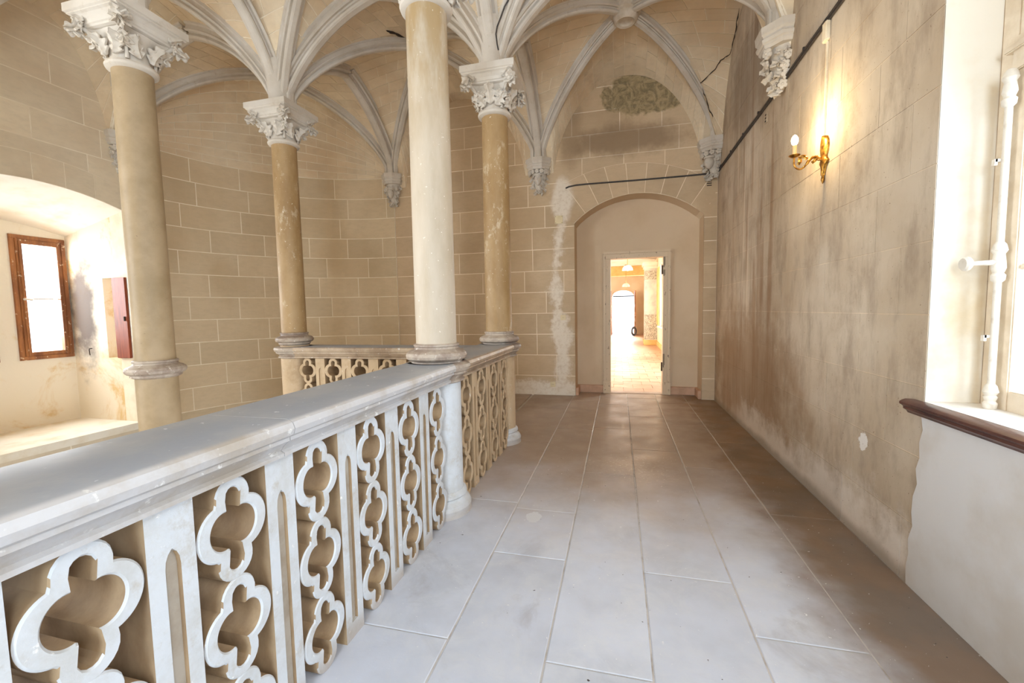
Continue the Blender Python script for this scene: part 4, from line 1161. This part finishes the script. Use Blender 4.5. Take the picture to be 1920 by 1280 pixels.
for i, (a, b) in enumerate(win):
    wn = struct(empty('window_%d' % (i + 1), (XW, a, zz0))); L, h = b - a, zz1 - zz0
    def fr_(nm, y0_, y1_, z0_, z1_, x0_=-.05, x1_=.02): return box(nm, (x0_, y0_, z0_), (x1_, y1_, z1_), 'oak', wn, .004)
    fr_('window_frame', 0, L, 0, .05); fr_('window_frame', 0, L, h - .05, h); fr_('window_frame', 0, .05, .05, h - .05); fr_('window_frame', L - .045, L, .05, h - .05)
    fr_('sash', .05, .11, .05, h - .05, -.06, .035); fr_('sash', L - .09, L - .045, .05, h - .05, -.06, .01); fr_('sash', .11, L - .09, .05, .10, -.06, .01); fr_('sash', .11, L - .09, h - .11, h - .05, -.06, .01)
    box('glazing_bar', (-.03, .11, h * .49), (-.01, L - .09, h * .49 + .014), 'frame_cream', wn)
    box('pane', (-.022, .10, .09), (-.018, L - .08, h - .10), 'glass', wn)
    MB().tube([(.045, .08, .06), (.045, .08, h - .08)], .008, 8).put('espagnolette_bar', 'oak', wn, 40)
    MB().tube([(.045, .08, h * .49), (.09, .09, h * .49), (.10, .13, h * .49 - .01)], [.016, .012, .014], 10).put('handle', 'iron_white', wn, 50)

# ------------------------------------------------------------------ right window
wn = struct(empty('window_3', (1.61, .95, .93))); L = 1.44; h = 3.2
mb = MB()
def cb(nm, y0_, y1_, z0_, z1_, x0_=0, x1_=.07): return box(nm, (x0_, y0_, z0_), (x1_, y1_, z1_), 'frame_cream', wn, .005)
cb('window_frame', L - .085, L, 0, h); cb('window_frame', 0, .085, 0, h)
cb('transom', .085, L - .085, 1.42, 1.56, -.02, .07); cb('transom_moulding', .06, L - .06, 1.50, 1.53, -.035, .0); cb('window_frame', .085, L - .085, h - .1, h)
zt_ = 1.42
for (a, b) in ((L - .155, L - .085), (L / 2, L / 2 + .06), (L / 2 - .06, L / 2), (.085, .155)):
    cb('sash_stile', a, b, .0, zt_, -.012, .05)
for (a, b) in ((.155, L / 2 - .06), (L / 2 + .06, L - .155)):
    cb('sash_rail', a, b, .0, .09, -.012, .05); cb('sash_rail', a, b, zt_ - .07, zt_, -.012, .05); cb('glazing_bar', a, b, .60, .625, 0, .03)
    box('pane', (.018, a, .08), (.022, b, zt_ - .06), 'glass', wn)
box('upper_panel', (0, L - .36, 1.56), (.05, L - .085, h - .1), 'frame_cream', wn, .004); box('panel_moulding', (-.014, L - .19, 1.62), (0, L - .17, h - .16), 'frame_cream', wn); box('panel_moulding', (-.014, L - .36, 1.60), (0, L - .17, 1.62), 'frame_cream', wn)
for (a, b) in ((.085, L / 2 - .02), (L / 2 + .02, L - .34)):
    cb('sash_stile', a, a + .07, 1.56, h - .1, -.012, .05); cb('sash_stile', b - .07, b, 1.56, h - .1, -.012, .05); cb('sash_rail', a, b, 1.56, 1.66, -.012, .05); cb('sash_rail', a, b, h - .18, h - .1, -.012, .05); box('pane', (.018, a + .06, 1.64), (.022, b - .06, h - .16), 'glass', wn)
for z_ in (.35, 1.25): MB().tube([(-.01, L - .088, z_ - .04), (-.01, L - .088, z_ + .04)], .008, 8).put('hinge', 'iron_white', wn)
# espagnolette on the near-wall stile
yb_ = L - .12; e = MB(); e.tube([(-.045, yb_, .06), (-.045, yb_, 1.37)], .0125, 12); esp = e.put('espagnolette_bar', 'iron_white', wn, 40)
orn = lambda z0_, z1_: MB().lathe([(.013, z0_), (.022, z0_ + .01), (.024, z0_ + .03), (.017, z0_ + .04), (.024, z0_ + .06), (.022, (z0_ + z1_) / 2), (.018, z1_ - .05), (.026, z1_ - .035), (.02, z1_ - .01), (.013, z1_)], 16, (-.045, yb_))
for a, b in ((1.27, 1.42), (.55, .72), (.0, .115)): orn(a, b).put('cast_socket', 'iron_white', esp, 40)
MB().tube([(-.06, yb_, .635), (-.12, yb_ + .015, .635), (-.135, yb_ + .02, .635)], [.012, .009, .014], 12).put('handle', 'iron_white', esp, 40)
kn = MB(); kn.lathe([(.002, -.012), (.024, -.012), (.031, -.004), (.031, .006), (.024, .013), (.002, .014)], 24); o_ = kn.put('handle_knob', 'iron_white', esp, 40); o_.location = (-.145, yb_ + .022, .635); o_.rotation_euler = (0, pi / 2, 0)
for z_ in (1.06, .32): MB().box((-.075, yb_ + .004, z_ - .006), (-.045, yb_ + .02, z_ + .006)).box((-.078, yb_ + .004, z_ - .02), (-.068, yb_ + .02, z_ + .006)).put('keeper', 'iron_white', esp)
# sill
tr_ = struct(MB().box((1.40, .95, .905), (1.64, 2.389, .935)).put('trim_1', 'silltop'))
sl = [(1.345, .93), (1.335, .922), (1.335, .912), (1.345, .905), (1.352, .90), (1.352, .888), (1.365, .88), (1.372, .868), (1.402, .862), (1.402, .934), (1.36, .936)]
MB().loft([[Vector((a, y_, b)) for a, b in sl] for y_ in (.90, 2.455)]).put('sill_nosing', 'sillwood', tr_, 30)
struct(MB().box((1.4015, 2.3895, .936), (1.61, 2.43, 4.15)).put('trim_2', 'reveal'))
# reveals of the openings in the right wall
struct(MB().box((1.4015, .91, .936), (1.61, .9505, 4.1)).put('trim_3', 'reveal'))
wn = struct(empty('window_4', (1.61, -2.5, .93)))
for a in (0, .5, 1.0, 1.5): box('window_frame', (0, a - .03, 0), (.05, a + .03, 3.2), 'frame_cream', wn)
for z_ in (0, 1.0, 2.0, 3.15): box('glazing_bar', (0.01, 0, z_), (.04, 1.5, z_ + .05), 'frame_cream', wn)
box('pane', (.018, 0, 0), (.022, 1.5, 3.2), 'glass', wn)
# pale render patch under the window
ed = [(2.38, .93), (2.395, .86), (2.38, .80), (2.40, .735), (2.393, .66), (2.415, .60), (2.40, .53), (2.425, .46), (2.43, .377), (2.418, .31), (2.445, .233), (2.436, .16), (2.452, .096), (2.445, .0)]
vv = []; ff = []; m = len(ed)
for h_ in (.0065, -.002):
    for (a, b) in ed: vv += [Pr(a, b, h_)]
    for (a, b) in ed: vv += [Pr(-.9, b, h_)]
for q in range(m - 1): ff.append((q, q + 1, m + q + 1, m + q)); ff.append((q, q + 1, 2 * m + q + 1, 2 * m + q))
pt = obj('trim_4', vv, ff, 'patch'); struct(pt)

# ------------------------------------------------------------------ sconce
sx_, sy_, sz_ = XR - .004, 3.49, 2.40
s = tag(empty('wall_sconce', (sx_, sy_, sz_)), 'lit gilded candle-arm sconce on the right wall', 'wall lamp')
mb = MB(); pr_ = [(.03, -.085), (.018, -.05), (.03, -.03), (.046, -.01), (.03, .012), (.024, .03), (.034, .05), (.042, .09), (.038, .13), (.026, .158), (.008, .17)]
mb.loft([[Vector((-.024 * max(0, sin(a)), 1.45 * w_ * cos(a), z)) for a in [pi * k / 10 for k in range(11)]] for w_, z in [(.004, -.10)] + pr_[1:]], True, True); mb.put('back_plate', 'brass', s, 50)
MB().tube([(-.01, 0, -.09), (-.01, 0, -.115), (-.01, 0, -.13), (-.01, 0, -.155)], [.006, .010, .012, .002], 8).put('finial', 'brass', s, 50)
arm = []
for k in range(25):
    t = k / 24; x_ = -.02 - .165 * t; z_ = .012 + .032 * sin(pi * min(1, t * 1.9)) * (1 if t < .53 else 0) - (.045 * sin(pi * (t - .5) * 1.6) if t > .5 else 0)
    arm.append((x_, 0, z_ - .01))
arm += [(-.192, 0, .0), (-.192, 0, .03), (-.19, 0, .045)]
MB().tube(arm, [.007] * 8 + [.010] * 6 + [.006] * 14, 10).put('arm', 'brass', s, 60)
for (x_, z_, r_) in ((-.055, .04, 2.6), (-.08, -.005, 1.0), (-.11, .02, -.5), (-.165, -.01, .6)): put('leaf', leaf_me('leaf', .05, .035, 2, 2.0, .004, 'brass'), s, (x_, 0.004, z_), (r_, 0, pi / 2))
MB().lathe([(.004, .040), (.022, .043), (.034, .052), (.037, .056), (.034, .058), (.02, .052), (.012, .062), (.004, .062)], 24, (-.19, 0)).put('drip_pan', 'brass', s, 50)
MB().lathe([(.004, .06), (.0125, .06), (.0125, .125), (.004, .126)], 16, (-.19, 0)).put('candle_tube', 'candle', s, 40)
MB().lathe([(.002, .122), (.010, .126), (.019, .140), (.022, .158), (.019, .176), (.010, .190), (.0005, .197)], 16, (-.19, 0)).put('bulb', 'bulb', s, 60)
pl = bpy.data.lights.new('sconce_lamp', 'POINT'); pl.energy = 15; pl.color = (1.0, .76, .42); pl.shadow_soft_size = .02
po = bpy.data.objects.new('sconce_lamp', pl); COL.objects.link(po); po.location = (sx_ - .19, sy_, sz_ + .225)

# ------------------------------------------------------------------ cables and small wall fittings
cab = tag(empty('cable_run', (XR, 0, 3.35)), 'black cable clipped along the right wall and round onto the end wall', 'cable')
for dz, rr_ in ((0, .012), (-.022, .008)):
    pts = [(-.012, -3.5, dz)] + [(-.014 - .003 * sin(q * 2.1), -1.6 + q * .6, dz + .006 * sin(q * 1.7)) for q in range(14)] + [(-.014, 6.80, dz), (-.03, 6.852, dz - .005), (-.10, 6.856, dz - .02)]
    if dz == 0: pts += [(-.6, 6.856, -.022), (-1.2, 6.856, -.02), (-1.88, 6.856, -.012), (-2.05, 6.856, -.014), (-2.16, 6.856, -.028), (-2.21, 6.862, -.045)]
    MB().tube(pts, rr_, 8).put('cable', 'cable', cab, 60)
for q in range(9): MB().box((-.032, 2.2 + q * .55, -.008), (0, 2.215 + q * .55, .018)).put('clip', 'cable', cab)
tk = tag(empty('lamp_trunking', (XR - .004, 3.50, 2.5)), 'thin cream cable trunking dropping to the sconce', 'cable duct')
box('junction_box', (-.03, -.03, .70), (0, .03, .83), 'trunking', tk, .006); box('duct', (-.012, -.006, .07), (0, .006, .70), 'trunking', tk)


def plate(name, x, z, w_, label, cat='cover plate', slots=0):
    p = tag(empty(name, (x, YE - .006, z)), label, cat)
    box('plate', (-w_ / 2, -.012, -w_ / 2), (w_ / 2, 0, w_ / 2), 'plate', p, .002)
    if slots:
        for q in range(slots): MB().tube([((q - (slots - 1) / 2) * .019, -.013, 0), ((q - (slots - 1) / 2) * .019, -.011, 0)], .004, 8).put('socket_hole', 'dark', p)
    else:
        for sx in (-1, 1):
            for sz in (-1, 1): MB().tube([(sx * w_ * .4, -.014, sz * w_ * .4), (sx * w_ * .4, -.010, sz * w_ * .4)], .005, 8).put('screw', 'dark', p)
    return p


plate('cover_plate', -.923, 2.824, .125, 'square cream blanking plate left of the niche arch, near its springing')
plate('wall_switch', -.87, 1.27, .085, 'small cream switch plate halfway up the plaster repair', 'switch', 1)
plate('wall_socket', -1.047, .177, .085, 'small cream socket plate just above the floor', 'socket', 2)
for (p_, lab) in (((XR - .004, 4.76, 3.217), 'small rusty bracket holes under the cable on the right wall'),):
    hb = tag(empty('wall_bracket', p_), lab, 'bracket'); box('bracket_plate', (-.008, -.03, -.045), (0, .03, .045), 'stone_right', hb)
    for q in range(3): MB().box((-.012, -.012, -.035 + q * .03), (-.006, .012, -.022 + q * .03)).put('slot', 'dark', hb)
hb = tag(empty('wall_bracket', (1.285, YE - .004, 3.20)), 'dark rusty bracket stubs beneath the corner corbel', 'bracket')
for q in range(3): MB().box((-.035, -.012, -.04 + q * .03), (.03, 0, -.03 + q * .03)).put('stub', 'dark', hb)
hk = tag(empty('iron_hook', (-7.08, 4.27, .98)), 'small iron hook on the embrasure wall below the soot stain', 'hook')
MB().tube([(0, 0, 0), (.0, -.03, 0), (.0, -.035, -.02), (0, -.03, -.09)], .006, 8).put('hook', 'dark', hk, 50)

# ------------------------------------------------------------------ cracks, hole and loose cable in the vault
def crack(parent, pts, r):
    rg = random.Random(5); q = []
    for i in range(len(pts) - 1):
        a, b = Vector(pts[i]), Vector(pts[i + 1])
        for k in range(4): q.append(a.lerp(b, k / 4) + Vector((rg.uniform(-.006, .006), rg.uniform(-.006, .006), -.003)))
    q.append(Vector(pts[-1])); rs = [r * rg.uniform(.5, 1.2) for _ in q]; rs[0] = rs[-1] = .001
    return MB().tube(q, rs, 6).put('crack', 'crack', parent)


crack(TOPS[(2, 3)], [(1.357, 5.7, 4.857), (1.374, 5.899, 4.763), (1.38, 6.017, 4.678), (1.361, 6.136, 4.576), (1.274, 6.193, 4.556), (1.218, 6.281, 4.493), (1.101, 6.421, 4.431), (1.07, 6.44, 4.42)], .007)
crack(TOPS[(2, 3)], [(1.10, 6.48, 4.38), (1.152, 6.541, 4.287), (1.22, 6.604, 4.129), (1.27, 6.608, 4.017)], .006)
crack(TOPS[(1, 3)], [(-2.82, 5.03, 4.915), (-2.779, 5.115, 4.932), (-2.70, 5.30, 4.962)], .016)
cb_ = tag(empty('loose_cable', (-1.14, 4.18, 3.93)), 'thin dark cable hanging down the ribs onto the flower-leaf capital', 'cable')
MB().tube([(.14, -.075, .40), (.09, -.055, .35), (.045, -.04, .27), (.005, -.03, .20), (-.012, -.02, .14), (-.004, -.012, .05), (.004, .0, .0), (.006, -.09, -.15)][:7], .007, 8).put('cable', 'cable', cb_, 60)

# ------------------------------------------------------------------ groups, and labels of the setting
GR = {'column': 'round stone columns of the stairwell', 'balustrade': 'pierced stone balustrade runs', 'corbel': 'carved wall corbels', 'shutter': 'ochre corridor shutters', 'door_leaf': 'folded leaves of the far arched door'}
LB = {'wall_right': 'long limewashed stone wall on the right with brown streaks and a pale render patch', 'wall_back': 'end wall of tan ashlar with an arched niche and white plaster repair',
      'wall_stair_curved': 'rounded ashlar wall behind the stairwell', 'wall_left': 'tan ashlar wall on the far left over the arched window embrasure', 'floor': 'worn grey flagstone floor of the walkway',
      'wall_niche': 'plain cream plaster back and reveal of the arched niche', 'door_1': 'chipped cream door frame standing open inside the niche', 'window_1': 'small wooden window cut by the left edge of the picture',
      'window_2': 'small wooden window in the arched embrasure, nearer the soot stain', 'window_3': 'tall cream-painted window with white espagnolette bolt on the right', 'wall_embrasure': 'bright whitewashed splayed embrasure with a segmental arch',
      'floor_corridor': 'glossy terracotta tiled floor beyond the doorway', 'trim_1': 'white sill with a dark moulded wooden nosing under the tall window', 'trim_4': 'pale grey render patch below the tall window'}
for o in COL.objects:
    if o.parent: continue
    b = o.name.split('.')[0]
    if 'category' in o and b in GR and not o.get('group'): o['group'] = GR[b]
    if o.name in LB: o['label'] = LB[o.name]
